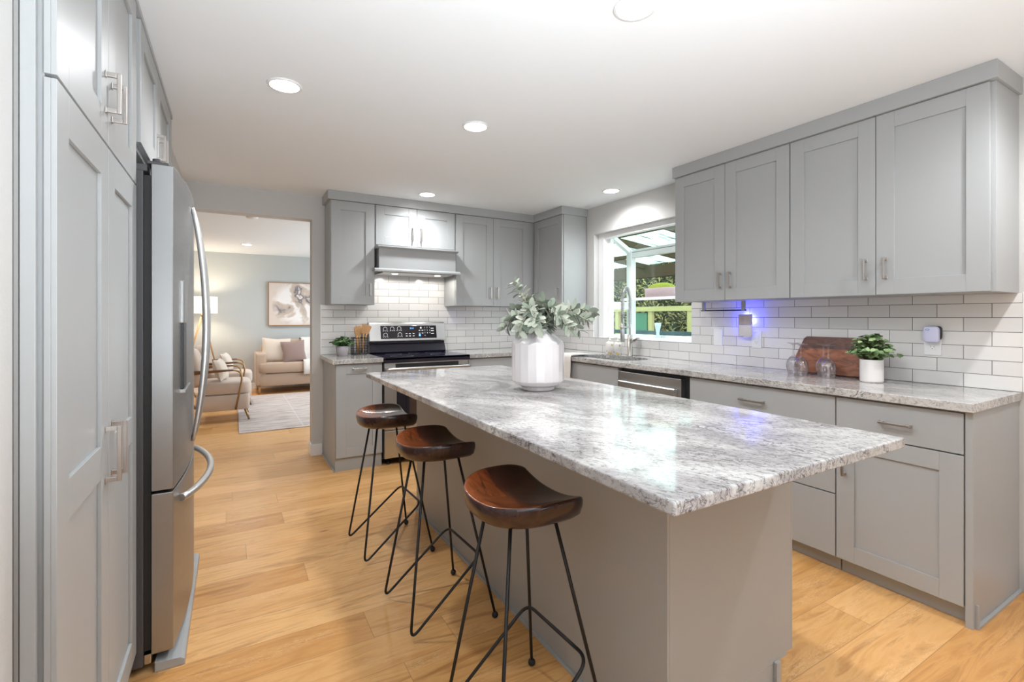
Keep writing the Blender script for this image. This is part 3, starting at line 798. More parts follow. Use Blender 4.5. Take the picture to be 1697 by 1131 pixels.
mb.lathe([(1e-5,.004),(.009,.004)], (.400,.104,0), 16, MP, caps=False)
for gy in (.098,.074,.046): mb.box(.520-.016, .520+.014, gy-.004, gy+.003, .003, .004, MP)
part('panel_icons', mb, M_icon, dp)
def text_mesh(txt, size, M, mt, parent, name, ext=.0003):
    cu = bpy.data.curves.new('lettering', 'FONT'); cu.body = txt; cu.size = size; cu.extrude = ext; cu.align_x = 'CENTER'; cu.align_y = 'CENTER'; cu.resolution_u = 3
    ob = bpy.data.objects.new('lettering', cu); COL.objects.link(ob)
    dg = bpy.context.evaluated_depsgraph_get(); dg.update()
    me = bpy.data.meshes.new_from_object(ob.evaluated_get(dg))
    vs = [v.co.copy() for v in me.vertices]; fs = [list(p.vertices) for p in me.polygons]
    bpy.data.objects.remove(ob)
    mb = MB(); mb.add(vs, fs, False, M)
    return part(name, mb, mt, parent)
kp = [('1',0,0),('2',1,0),('3',2,0),('4',0,1),('5',1,1),('6',2,1),('7',0,2),('8',1,2),('9',2,2),('0',0,3)]
mbk = MB()
for ch, i, j in kp:
    o = text_mesh(ch, .018, MP @ Matrix.Translation((.440+.026*i, .106-.027*j, .0036)), M_icon, dp, 'keypad_digit')
text_mesh('8:18', .020, MP @ Matrix.Translation((.308,.100,.0036)), M_blue, dp, 'clock_digits')
mb = MB(); mb.box(.376,.394,.020,.038,.003,.004,MP); part('start_button', mb, M_blue, dp)

# ------------------------------------------------------------------ pantry and refrigerator wall
XP = -.287
FL = Fr('L', XP-.019)
t = cab('pantry_cabinet', 'tall grey two-door pantry cabinet at the left edge beside the refrigerator', FL, 1.222, 2.076, 0, 2.336, .62, None, toe=.10, toein=.02)
mb = MB(); mb.box(-.314, -.3355, 1.203, 1.215, .0, 2.336); part('scribe_panel', mb, M_cab, t, .001)
mb = MB(); mb.box(-.337, -.3435, 1.2035, 1.215, .0, 2.336); part('scribe_strip', mb, mat('darker_grey_scribe', (.27,.265,.26), .5), t)
for u0, u1, hu in ((1.212, 1.649, 1.612), (1.649, 2.074, 1.688)):
    d = part('door', shaker(FL, u0+G, u1-G, .106, 1.7095, panels=[(.186,.848),(.932,1.622)]), M_cab, t, .001); pull(FL, d, hu, .901, True, .145)
    d = part('door', shaker(FL, u0+G, u1-G, 1.7165, 2.334, panels=[(1.80,2.255)]), M_cab, t, .001); pull(FL, d, hu+.0, 1.846, True, .105)
mb = MB(); mb.box(-.92, -.284, 1.2035, 3.20, 2.3375, ZC-.0005)
o = mesh_obj('crown_molding', mb, M_cab, None, .0015); tag(o, 'flat grey crown board over the pantry and refrigerator cabinets', 'molding', 'crown boards')
mb = MB(); mb.box(-.92, -.312, 2.0775, 2.096, 0, 2.336); o = mesh_obj('side_panel', mb, M_cab, None, .001); tag(o, 'tall thin grey panel between the pantry and the refrigerator', 'panel', 'refrigerator side panels')
mb = MB(); mb.box(-.92, -.290, 3.185, 3.2035, 0, 2.336); o = mesh_obj('side_panel', mb, M_cab, None, .001); tag(o, 'tall thin grey panel on the far side of the refrigerator', 'panel', 'refrigerator side panels')
t = cab('upper_cabinet', 'grey two-door cabinet above the refrigerator', FL, 2.098, 3.184, 1.872, 2.336, .60)
for u0, u1, hu in ((2.167, 2.628, 2.590), (2.628, 3.12, 2.668)):
    d = part('door', shaker(FL, u0+G, u1-G, 1.890, 2.334), M_cab, t, .001); pull(FL, d, hu, 2.00, True, .115)

# refrigerator
t = thing('refrigerator', 'stainless steel french-door refrigerator with curved doors, standing beside the pantry', 'refrigerator', (-.55, 2.556, 0))
mb = MB(); mb.box(-.90, -.272, 2.104, 3.008, .03, 1.775); part('body', mb, M_fbody, t, .003)
YC = 2.556; HW = .456
def fx_(y): return -.186 + .030*(1-((y-YC)/HW)**2)
def curved_door(y0, y1, z0, z1, xb=-.250, n=14):
    mb = MB(); fr = [(fx_(y0+(y1-y0)*k/n), y0+(y1-y0)*k/n) for k in range(n+1)]
    pts = fr + [(xb, y1), (xb, y0)]
    mb.prism(pts, z0, z1, 'z', smooth=False); return mb
d1 = part('door', curved_door(2.103, YC-.002, .642, 1.802), M_steeld, t, .003)
d2 = part('door', curved_door(YC+.002, 3.009, .642, 1.802), M_steeld, t, .003)
dz = part('freezer_drawer', curved_door(2.103, 3.009, .066, .632), M_steeld, t, .003)
mb = MB(); mb.box(-.2715, -.2505, 2.112, 3.0, .08, 1.76); part('gasket', mb, M_gasket, t)
def vhandle(y, z0, z1, xo, par):
    pts = []
    for k in range(25):
        s_ = k/24; z = z0+(z1-z0)*s_
        pts.append((fx_(y) - .004 + xo*math.sin(math.pi*s_)**.8 + .008, y, z))
    mb = MB().tube(pts, [.008+.006*math.sin(math.pi*k/24)**.6 for k in range(25)], 14); return part('handle', mb, M_hand, par)
vhandle(2.505, .72, 1.735, .050, d1); vhandle(2.607, .72, 1.735, .050, d2)
pts = []
for k in range(25):
    s_ = k/24; y = 2.20+.82*s_
    pts.append((fx_(y)-.002+.062*math.sin(math.pi*s_)**.7+.008, y, .575))
mb = MB().tube(pts, .014, 14); part('handle', mb, M_hand, dz)
mb = MB(); xd = fx_(2.31)
mb.box(xd-.02, xd+.0035, 2.22, 2.42, 1.235, 1.40); part('dispenser_controls', mb, M_steeld, d1, .004)
mb = MB(); mb.box(xd-.02, xd+.002, 2.22, 2.42, .985, 1.234); part('dispenser_recess', mb, M_black, d1, .002)
mb = MB(); mb.box(xd-.02, xd+.010, 2.21, 2.43, .968, .984); part('drip_tray', mb, M_steeld, d1, .003)
mb = MB(); mb.box(-.40, -.262, 2.115, 2.175, 1.776, 1.80); mb.box(-.262, -.200, 2.108, 2.19, 1.8025, 1.812); mb.lathe([(.014,0),(.014,.03)], (-.235,2.13,1.795), 16); part('hinge_cover', mb, M_fbody, t, .002)
mb = MB(); mb.prism([(-.24,0),(-.150,0),(-.152,.022),(-.165,.030),(-.24,.036)], 2.102, 2.985, 'y'); part('kick_grille', mb, M_cab, t, .002)
mb = MB(); mb.box(-.272, -.2505, 2.115, 2.16, .03, .064); part('lower_hinge', mb, M_steel, t, .002)

# ------------------------------------------------------------------ stools
def make_stool(label):
    t = thing('bar_stool', label, 'bar stool', (0,0,0), 'bar stools along the island')
    # D-shaped saddle seat: rounded to -x, nearly straight edge on +x
    def outline(a):
        c, s = math.cos(a), math.sin(a)
        # superellipse with a flattened +x side
        pw = 3.6 if c > 0 else 2.2
        r = 1.0/((abs(c)/(.150 if c > 0 else .162))**pw + (abs(s)/.190)**pw)**(1/pw)
        x, y = r*c, r*s
        if x > .118: x = .118 + (x-.118)*.12 
        return x, y
    def dish(x, y, s):
        return .040*(abs(y)/.188)**2.2 + .022*max(0, -x/.158)**2.4
    nA = 96; ringsv = []
    S_ = [0,.15,.3,.45,.6,.72,.82,.9,.955]
    for s in S_: ringsv.append([(outline(2*math.pi*k/nA)[0]*s, outline(2*math.pi*k/nA)[1]*s, 0) for k in range(nA)])
    vs = []; fs = []
    for s, rg in zip(S_, ringsv):
        for x, y, _ in rg: vs.append((x, y, .712 + dish(x, y, s)))
    rim = [(.985,-.003),(1.0,-.011),(.998,-.026),(.96,-.042),(.88,-.053),(.72,-.058),(.4,-.058),(0.0,-.058)]
    for s, dz_ in rim:
        for k in range(nA):
            x, y = outline(2*math.pi*k/nA); zt = dish(x, y, 1)
            blend = max(0, min(1, s)) if dz_ > -.03 else max(0, (s-.2))*.9
            vs.append((x*s, y*s, .712 + zt*blend + dz_))
    nr = len(S_)+len(rim)
    for i in range(nr-1):
        for k in range(nA):
            k2 = (k+1) % nA; fs.append((i*nA+k, i*nA+k2, (i+1)*nA+k2, (i+1)*nA+k))
    mb = MB().add(vs, fs, True); mb.mi = [1 if i >= nA*(len(S_)) else 0 for i in range(len(fs))]; part('seat', mb, [M_seat, M_seatrim], t, origin=(0,0,.68))
    r = .0055
    # one continuous bent rod: seat - floor bend - footrest - floor bend - seat
    fb = [(-.175, .168), (-.165, -.168)]; hb = [(.125, .155), (.135, -.165)]
    rod = [(-.075,.075,.665),(fb[0][0],fb[0][1],.0058),(hb[0][0],hb[0][1],.262),(hb[1][0],hb[1][1],.262),(fb[1][0],fb[1][1],.0058),(-.075,-.075,.665)]
    mb = MB().tube(arc(rod, .045, 7), r, 10); part('footrest_frame', mb, M_iron, t)
    for sx, sy, bx, by in ((.070,.075,.172,.200),(.075,-.075,.190,-.198)):
        mb = MB().tube([(sx,sy,.665),(bx,by,.018)], r, 10); lg = part('leg', mb, M_iron, t)
        mb = MB().ball((bx,by,.0135), .0135, 10); part('ball_foot', mb, M_iron, lg)
    return t
s3 = make_stool('dark walnut bar stool nearest the viewer, with black wire legs')
s2 = dup(s3, (.758, 1.970, 0), 'dark walnut bar stool in the middle of the row of three at the island')
s1 = dup(s3, (.737, 2.640, 0), 'dark walnut bar stool nearest the range at the far end of the island')
s3.location = (.760, 1.262, 0)

# ------------------------------------------------------------------ vase and branches on the island
vx, vy = 1.262, 1.925
t = thing('ceramic_vase', 'large white faceted ceramic vase standing on the island', 'vase', (vx, vy, ZT))
mb = MB(); nS = 20; rg = []
def ring(r, z, alt=0, ra=None, off=0):
    out = []
    for k in range(nS):
        a = 2*math.pi*(k+.5*off)/nS
        rr = r if (k % 2 == 0 or ra is None) else ra; zz = z if k % 2 == 0 else z+alt
        out.append((vx+rr*math.cos(a), vy+rr*math.sin(a), ZT+zz))
    return out
rs = [ring(.076,0),ring(.080,.004),ring(.080,.012),ring(.078,.015),ring(.110,.028),ring(.1245,.045,0,.1245),ring(.1255,.215,.016,.1235),ring(.094,.244,.012,.090),ring(.054,.281),ring(.052,.290),ring(.044,.290),ring(.044,.20)]
vs = [p for r_ in rs for p in r_]; fs = []; smf = []
mbs = MB(); 
for i in range(len(rs)-1):
    for k in range(nS):
        k2 = (k+1) % nS; q = (i*nS+k, i*nS+k2, (i+1)*nS+k2, (i+1)*nS+k)
        if i in (5, 6, 7):
            if k % 2 == 0: fs += [(q[0],q[1],q[2]),(q[0],q[2],q[3])]
            else: fs += [(q[0],q[1],q[3]),(q[1],q[2],q[3])]
        else: fs.append(q)
fs.append([k for k in range(nS)][::-1])
mb.add(vs, fs, False)
part('vase_body', mb, M_ceram, t, .0035, 3)

def leafmat(name, c1, c2, rough=.6):
    m = mat(name, c1, rough, spec=.3)
    oi = N(m, 'ShaderNodeNewGeometry'); r = ramp(m, [(0, c1), (1, c2)]); L(m, oi, 'Random Per Island', r, 'Fac'); L(m, r, 'Color', bsdf(m), 'Base Color')
    bsdf(m).inputs['Transmission Weight'].default_value = 0
    return m
M_lamb = leafmat('pale_sage_leaf', (.16,.21,.16), (.56,.56,.47), .85)
M_lstem = mat('pale_leaf_stem', (.50,.50,.36), .7)
M_green = leafmat('green_leaf', (.05,.15,.035), (.28,.42,.13), .5)
M_green2 = leafmat('dark_green_leaf', (.03,.09,.025), (.13,.24,.08), .5)
M_stem = mat('green_stem', (.12,.14,.05), .6)
def leaf(mb, base, d, nrm, ln, wd, fold=.18, droop=.15, n=6):
    d = d.normalized(); side = d.cross(nrm)
    if side.length < 1e-4: side = d.orthogonal()
    side.normalize(); up = side.cross(d).normalized()
    vs = []; fs = []
    for i in range(n+1):
        s = i/n; w = wd*math.sin(math.pi*min(1, (s*.94+.03)))**.6 if 0 < i < n else wd*.10
        c = base + d*ln*s - up*droop*ln*s*s
        vs += [c - side*w + up*fold*w, c, c + side*w + up*fold*w]
    for i in range(n):
        a = i*3; fs += [(a,a+1,a+4,a+3),(a+1,a+2,a+5,a+4)]
    mb.add(vs, fs, True)
# leafy stems: several branches out of the vase neck
t = thing('leafy_branches', 'pale sage green lambs ear branches spilling out of the white vase', 'branches', (vx, vy, ZT+.285), None)
rng = random.Random(3)
neck = Vector((vx, vy, ZT+.24))
camR = Vector((.8645, -.5026, 0)); camD = Vector((.5026, .8645, 0))
specs = [  # sideways, depth, height above the neck, bow
 (-.115,.00,.245,.05),(-.14,-.02,.075,.08),(.27,.03,.105,.12),(.235,-.03,.07,.12),(.07,.10,.13,.08),(-.05,-.08,.11,.10),(.10,-.09,.09,.10),(-.10,.08,.11,.08),(.02,.02,.15,.06),(.17,.07,.10,.10),(-.16,.02,.03,.12),(-.02,-.13,.04,.12),(.24,.08,.085,.10),(.14,-.12,.03,.13),(-.09,-.11,.02,.13),(.06,-.02,.12,.10),(.20,.0,.02,.16),(-.04,.05,.17,.06)]
for si, (a, b, h, bow) in enumerate(specs):
    end = neck + camR*a + camD*b + Vector((0,0,h+.02)); mid = neck + (camR*a+camD*b)*.42 + Vector((0,0,h*.55+bow+.02))
    pts = [neck*(1-s)**2 + mid*2*s*(1-s) + end*s*s for s in [k/14 for k in range(15)]]
    pts = [Vector((vx,vy,ZT+.22))] + [Vector((vx,vy,ZT+.285))+ (pts[1]-neck)*.1] + pts[3:]
    br = MB().tube(pts, [.0035*(1-.6*k/(len(pts)-1)) for k in range(len(pts))], 6)
    bo = part('branch', br, M_lstem, t)
    lm = MB()
    for k in range(2, len(pts)):
        tg = (pts[k]-pts[k-1]).normalized(); 
        m_ = 3
        ph = rng.uniform(0, 6.28)
        for q in range(m_):
            ang = ph + q*math.pi*2/m_*1.0
            u_ = tg.orthogonal().normalized(); w_ = tg.cross(u_)
            out = (u_*math.cos(ang)+w_*math.sin(ang))
            d = (tg*rng.uniform(.3,.9) + out*.9 + Vector((0,0,-.12))).normalized()
            ln = rng.uniform(.036,.066)
            leaf(lm, pts[k], d, (tg*.6-out*.5+Vector((0,0,.9))).normalized(), ln, ln*rng.uniform(.20,.29), droop=rng.uniform(.0,.25))
    part('leaves', lm, M_lamb, bo)['kind'] = 'stuff'

# ------------------------------------------------------------------ small potted plants
def bushy(name, label, x, y, pot_prof, potmat, rad, h0, n, ll, lmat, group=None, seed=1, wr=.40):
    t = thing(name, label, 'potted plant', (x, y, ZT), group)
    mb = MB().lathe(pot_prof, (x,y,ZT), 36); part('pot', mb, potmat, t)
    top = max(p[1] for p in pot_prof)
    mb = MB().lathe([(1e-5,0),(pot_prof[-1][0]-.0005,0)], (x,y,ZT+top-.012), 24, caps=False); part('soil', mb, mat('potting_soil', (.03,.022,.015), .95), t)
    rg_ = random.Random(seed); lm = MB(); st = MB()
    for k in range(n):
        a = rg_.uniform(0, 6.283); el = rg_.uniform(.08, 1.35); rr = rad*rg_.uniform(.6,1.0)
        c = Vector((x,y,ZT+top+h0*.25))
        d = Vector((math.cos(a)*math.cos(el), math.sin(a)*math.cos(el), math.sin(el)*h0/rad))
        e = c + d*rr + Vector((0,0,-.015*math.cos(el)))
        b0 = Vector((x+.4*pot_prof[-1][0]*math.cos(a), y+.4*pot_prof[-1][0]*math.sin(a), ZT+top-.012))
        md = (b0+e)/2 + Vector((0,0,.02))
        ps = [b0*(1-s)**2+md*2*s*(1-s)+e*s*s for s in (0,.33,.66,1)]
        st.tube(ps, .0012, 4)
        for j in range(1, 4):
            for q in range(4 if j == 3 else 2):
                an = rg_.uniform(0,6.28); o_ = Vector((math.cos(an), math.sin(an), rg_.uniform(-.1,.5)))
                leaf(lm, ps[j], o_ + d.normalized()*.4, (d.normalized()+Vector((0,0,.6))), ll*rg_.uniform(.7,1.1), ll*rg_.uniform(wr-.05,wr+.05), n=5)
    part('stems', st, M_stem, t); o = part('leaves', lm, lmat, t); o['kind'] = 'stuff'
    return t
M_potR = mat('white_ribbed_ceramic', (.80,.76,.74), .45)
prof = [(.045,0),(.050,.002)]
for k in range(13):
    z = .006+k*.0088; prof += [(.0515,z),(.0528,z+.0044)]
prof += [(.052,.120),(.047,.120),(.046,.105)]
bushy('potted_plant', 'round-leaved green plant in a white ribbed pot on the right worktop', 2.935, 1.245, prof, M_potR, .118, .112, 66, .026, leafmat('round_light_green_leaf', (.09,.20,.07), (.42,.55,.27), .5), seed=5, wr=.5)
M_potG = mat('greyed_mauve_clay', (.42,.38,.40), .7)
prof = [(.042,0),(.044,.002),(.049,.030),(.0495,.031),(.054,.088),(.050,.088),(.049,.076)]
bushy('potted_plant', 'small leafy plant in a mauve-grey pot left of the utensil basket', .838, 4.44, prof, M_potG, .105, .075, 46, .026, M_green2, seed=9)

# utensil basket
bx, by = 1.010, 4.555
t = thing('utensil_basket', 'black wire utensil basket on the worktop beside the range', 'basket', (bx, by, ZT), None)
w_ = .062; hB = .155
mb = MB().box(bx-w_, bx+w_, by-w_, by+w_, ZT+.0005, ZT+.012); part('base_tray', mb, M_black, t, .003)
mb = MB()
for z in [.03+.0245*k for k in range(6)]:
    mb.tube(arc([(bx-w_,by,ZT+z),(bx-w_,by-w_,ZT+z),(bx+w_,by-w_,ZT+z),(bx+w_,by+w_,ZT+z),(bx-w_,by+w_,ZT+z),(bx-w_,by,ZT+z)], .012, 3), .0016 if z < .15 else .003, 6)
for k in range(6):
    s_ = -w_+2*w_*k/5
    for p in ((bx+s_,by-w_),(bx+s_,by+w_),(bx-w_,by+s_),(bx+w_,by+s_)): mb.tube([(p[0],p[1],ZT+.01),(p[0],p[1],ZT+hB)], .0016, 6)
part('wire_sides', mb, M_iron, t)
M_bamboo = mat('light_bamboo', (.62,.34,.14), .5); noisy(M_bamboo, 40, .1, .001)
def utensil(kind, dx, dy, tiltx, tilty, ln, label, yaw=0):
    # local: handle up along z, head at top
    t_ = thing('wooden_utensil', label, 'utensil', (0,0,0), 'bamboo utensils in the wire basket')
    mb = MB().tube([(0,0,0),(0,0,ln*.72)], [.005,.006], 8); part('handle', mb, M_bamboo, t_)
    z0 = ln*.70; mb = MB()
    if kind == 'spoon':
        mb.ball((0,0,z0+.045), .042, 10, (.62,.14,1.0))
    elif kind == 'slotted':
        # paddle with three slots
        for k in range(4): mb.box(-.024+.0135*k, -.024+.0135*k+.0075, -.003, .003, z0+.022, z0+.062)
        mb.prism([(-.010,z0),(.010,z0),(.0245,z0+.022),(-.0245,z0+.022)], -.003, .003, 'y'); mb.prism([(-.0245,z0+.062),(.0245,z0+.062),(.018,z0+.078),(0,z0+.084),(-.018,z0+.078)], -.003, .003, 'y')
    else:
        mb.prism([(-.008,z0),(.008,z0),(.020,z0+.02),(.030,z0+.085),(-.026,z0+.095),(-.020,z0+.02)], -.003, .003, 'y')
    part('head', mb, M_bamboo, t_, .0015)
    t_.location = (bx+dx, by+dy, ZT+.013); t_.rotation_euler = (tiltx, tilty, yaw)
    return t_
utensil('stick', -.01, 0, R(-3), R(-22), .235, 'slim light wooden turner leaning left in the wire basket', R(70))
utensil('slotted', -.010, -.02, R(4), R(-4), .235, 'slotted wooden spoon in the wire basket', R(-10))
utensil('spatula', .018, -.01, R(3), R(7), .25, 'broad wooden spatula at the front of the wire basket', R(-15))
utensil('spatula', .030, .02, R(-3), R(14), .245, 'wooden spatula leaning right towards the range', R(-10))
utensil('spoon', .005, .03, R(-4), R(3), .235, 'rounded wooden spoon behind the other utensils')

# ------------------------------------------------------------------ glasses, board, on the right worktop
def wine(x, y, label):
    t = thing('wine_glass', label, 'wine glass', (x, y, ZT), 'upside-down wine glasses on the worktop')
    pr = [(.0285,.0005),(.034,.020),(.0395,.045),(.040,.062),(.034,.085),(.020,.103),(.008,.112),(.0045,.125),(.004,.165),(.006,.176),(.020,.184),(.034,.187)]
    mb = MB().lathe(pr, (x,y,ZT), 36, caps=False)
    mb.lathe([(.034,.187),(.034,.189),(.018,.187),(1e-5,.186)], (x,y,ZT), 36, caps=False)
    mb.lathe([(.0275,.0005),(.033,.020),(.0385,.045),(.039,.062),(.033,.084),(.019,.100),(1e-5,.106)], (x,y,ZT), 36, caps=False)
    part('glass', mb, M_wine, t)
    return t
wine(2.862, 1.572, 'upside-down wine glass in front on the left of the cutting board')
wine(2.932, 1.655, 'upside-down wine glass partly hidden behind the left front glass')
wine(2.890, 1.437, 'upside-down wine glass in front, next to the potted plant')
wine(2.965, 1.500, 'upside-down wine glass partly hidden behind the right front glass')
ang = R(14)
MBd = Matrix.Translation((3.052, 1.500, ZT+.0035)) @ Matrix.Rotation(ang, 4, 'Y')
mb = MB(); hw, hh = .215, .226
pts = [(-hw,0),(hw,0),(hw+.002,.10),(hw-.035,hh-.012),(hw-.05,hh),(-hw+.05,hh),(-hw+.035,hh-.012),(-hw-.002,.10)]
mb.prism(pts, -.011, .011, 'x')
o = mesh_obj('cutting_board', mb, M_board, None, .003, 3, origin=(0,0,0)); o.matrix_world = MBd
tag(o, 'dark walnut cutting board leaning against the tile behind the wine glasses', 'cutting board')

# switches, outlets
XT = XW-.009
def plate(y, z, kind, label):
    t = thing(kind, label, 'outlet' if kind == 'wall_outlet' else 'switch', (XT, y, z), 'white cover plates on the right wall tile')
    mb = MB().box(XT-.006, XT-.0003, y-.036, y+.036, z-.060, z+.060); part('cover_plate', mb, M_plate, t, .002)
    mb = MB().box(XT-.0075, XT-.006, y-.0165, y+.0165, z-.033, z+.033); part('rocker' if kind == 'light_switch' else 'receptacle', mb, M_plate, t, .0008)
    if kind == 'wall_outlet':
        mb = MB()
        for zz in (z-.017,):
            mb.box(XT-.0079, XT-.0074, y-.008, y-.0065, zz-.003, zz+.005); mb.box(XT-.0079, XT-.0074, y+.006, y+.0075, zz-.003, zz+.005); mb.lathe([(1e-5,0),(.0022,0)], (0,0,0), 10, Matrix.Translation((XT-.0079,y,zz-.009)) @ Matrix.Rotation(R(-90),4,'Y'), caps=False)
        part('slots', mb, M_black, t)
plate(2.318, 1.108, 'light_switch', 'white rocker switch plate on the tile below the towel rail')
plate(2.012, 1.104, 'wall_outlet', 'white outlet behind the plug-in light with blue glow')
plate(1.050, 1.122, 'wall_outlet', 'white outlet under the small oval plug-in device at the right')
# plug-in light with a blue glow
t = thing('plug_in_insect_light', 'tall white plug-in device glowing blue on the tile right of the towel rail', 'night light', (XT-.03, 2.03, 1.17))
mb = MB()
prf = [(-.052,1.128),(-.044,1.118),(.030,1.114),(.050,1.124),(.052,1.262),(.040,1.272),(-.030,1.290),(-.052,1.270)]
vs = []
ys = 2.075
mb.prism([(ys-.052+.104*k/8, 0) for k in range(1)] or [], 0, 0) if False else None
pts = [(XT-.030, 2.025),(XT-.040, 2.030),(XT-.052, 2.060),(XT-.055, 2.085),(XT-.050, 2.110),(XT-.038, 2.127),(XT-.030, 2.130)]
mb.prism(pts, 1.125, 1.204, 'z', smooth=True); part('shield', mb, M_ceram, t, .003)
mb = MB(); mb.prism(pts, 1.2045, 1.278, 'z', smooth=True); part('translucent_top', mb, mat('pinkish_grey_plastic', (.50,.42,.42), .4), t, .003)
mb = MB().box(XT-.045, XT-.0085, 2.045, 2.085, 1.118, 1.150); part('plug', mb, M_plate, t, .002)
M_bl = mat('blue_led', (.1,.1,.9), .5, emis=(.04,.05,1.0), es=16)
mb = MB().box(XT-.0295, XT-.024, 2.05, 2.11, 1.22, 1.262); part('led', mb, M_bl, t)
for (yy_, zz_, pw) in ((2.078, 1.268, .6), (2.042, 1.235, .6), (2.112, 1.235, .45)):
    d = bpy.data.lights.new('blue_led_light', 'POINT'); d.energy = pw; d.color = (.05,.06,1.0); d.shadow_soft_size = .006
    o = bpy.data.objects.new('blue_led_light', d); COL.objects.link(o); o.parent = t; o.location = Vector((XT-.017, yy_, zz_)) - t.location
# right plug-in
t = thing('plug_in_air_monitor', 'small rounded pale lilac plug-in device above the right outlet', 'plug-in device', (XT-.03, 1.045, 1.165))
M_lil = mat('pale_lilac_plastic', (.66,.66,.86), .3)
mb = MB().rbox(XT-.048, XT-.010, 1.012, 1.078, 1.128, 1.212, 4.5, 12); part('shell', mb, M_lil, t)
mb = MB().rbox(XT-.030, XT-.0085, 1.006, 1.080, 1.140, 1.214, 4.5, 10); part('back_shell', mb, M_black, t)
mr = Matrix.Translation((XT-.0483, 1.056, 1.194)) @ Matrix.Rotation(R(-90), 4, 'Y')
mb = MB().lathe([(.0055,0),(.0085,0)], (0,0,0), 24, mr @ Matrix.Diagonal((.62,1,1,1)), caps=False); part('eye_ring', mb, mat('blue_grey_ring', (.12,.22,.42), .4), t)

# ------------------------------------------------------------------ garden window
XG = 3.545; yA, yB = 2.575, 3.655; zA = WZ0+.004
wt = tag(bpy.data.objects.new('window_1', None), 'white garden window bumping out over the sink', None, None, 'structure'); COL.objects.link(wt); wt.location = (3.35, 3.11, WZ0)
mb = MB()
mb.box(XW+.055, XW+.113, WY1-.003, WY1-.085, WZ0, WZ1)     # left jamb face
mb.box(XW+.055, XW+.110, WY0+.002, WY0+.04, WZ0, WZ1)
mb.box(XW+.055, XW+.115, WY0+.041, WY1-.086, WZ1-.050, WZ1-.001)
mb.box(XW-.002, XG+.03, yA, WY1-.076, WZ0-.04, zA)        # sill board
part('frame', mb, M_vinyl, wt, .002)
def bar(p, q, w, d): pass
mb = MB(); zF = 1.905
def beam(mb, p, q, w=.05, n=4):
    mb.tube([p, q], w*.62, 4)
# corner posts and rails of the bump-out
zs_ = 1.345
mb.box(XG-.045, XG+.02, yB-.045, yB+.022, zA, zF+.034); mb.box(XG-.045, XG+.02, yA-.022, yA+.045, zA, zF+.034)
mb.box(XG-.035, XG+.018, yA+.046, yB-.046, zF-.045, zF+.035); mb.box(XG-.03, XG+.018, yA+.046, yB-.046, zA, zA+.022)
mb.box(XW+.1505, XG-.0455, yB-.029, yB+.019, zA, zA+.022); mb.box(XW+.1505, XG-.0455, yB-.029, yB+.019, 1.335, 1.410)
mb.box(XW+.1505, XG-.0455, yA-.019, yA+.029, zA, zA+.022)
# sloped rafters and side posts at the wall
for y0_, y1_ in ((yB-.03, yB+.02), (yA-.02, yA+.03)):
    mb.prism([(XW+.115,2.055),(XG+.02,zF-.03),(XG+.02,zF+.02),(XW+.115,2.10)], y0_, y1_, 'y')
    mb.box(XW+.105, XW+.15, y0_, y1_, zA, 2.06)
part('bump_out_frame', mb, M_vinyl, wt, .002)
mb = MB(); mb.box(XG-.006, XG, yA+.045, yB-.045, zA+.022, zF-.045); part('front_pane', mb, M_glass, wt)
mb = MB(); mb.box(XW+.15, XG-.045, yB-.008, yB-.002, 1.41, 1.96); mb.box(XW+.15, XG-.045, yB-.008, yB-.002, zA+.022, 1.335); part('left_side_pane', mb, M_glass, wt)
mb = MB(); mb.prism([(XW+.115,2.078),(XG,zF+.0),(XG,zF+.005),(XW+.115,2.083)], yA+.03, yB-.03, 'y'); part('sloped_roof_pane', mb, M_glass, wt)
mb = MB(); e_ = .022
M_dark = mat('dark_glazing_edge', (.09,.11,.12), .5)
mb.prism([(XW+.15,2.075),(XW+.175,2.066),(XW+.175,2.072),(XW+.15,2.081)], yA+.03, yB-.03, 'y'); mb.prism([(XG-.035,1.913),(XG-.012,1.904),(XG-.012,1.909),(XG-.035,1.918)], yA+.03, yB-.03, 'y')
part('roof_gasket', mb, M_dark, wt)
# shelf
mb = MB(); zsh = 1.440
mb.box(XG-.19, XG-.17, yA+.045, yB-.045, zsh-.022, zsh+.004); mb.box(XG-.17, XG-.02, yA+.045, yB-.045, zsh-.008, zsh+.0)
o = part('shelf', mb, M_vinyl, wt, .002)
# planter on the shelf
t = thing('moss_planter', 'pink-white woven bowl of green moss on the window shelf', 'planter', (XG-.10, 3.16, zsh), None)
M_wov = mat('woven_white', (.66,.56,.56), .8)
mp = coords(M_wov, obj=True); br = N(M_wov, 'ShaderNodeTexBrick'); br.inputs['Scale'].default_value = 60; br.inputs['Color1'].default_value=(.68,.58,.58,1); br.inputs['Color2'].default_value=(.55,.45,.46,1); br.inputs['Mortar'].default_value=(.30,.22,.23,1); br.inputs['Mortar Size'].default_value=.05
mp.inputs['Rotation'].default_value = (0, R(90), 0)
L(M_wov, mp, 'Vector', br, 'Vector'); L(M_wov, br, 'Color', bsdf(M_wov), 'Base Color')
mb = MB().lathe([(.135,0),(.140,.004),(.146,.085),(.140,.088),(.134,.075)], (XG-.10, 3.16, zsh+.001), 40, Matrix.Translation((XG-.10,3.16,0)) @ Matrix.Diagonal((.55,1.35,1,1)) @ Matrix.Translation((-(XG-.10),-3.16,0))); part('bowl', mb, M_wov, t)
M_moss = noisy(mat('green_moss', (.27,.34,.04), .95), 120, 1.0, .01)
mb = MB().ball((XG-.10, 3.16, zsh+.072), .13, 14, (.52,1.3,.52)); part('moss', mb, M_moss, t)
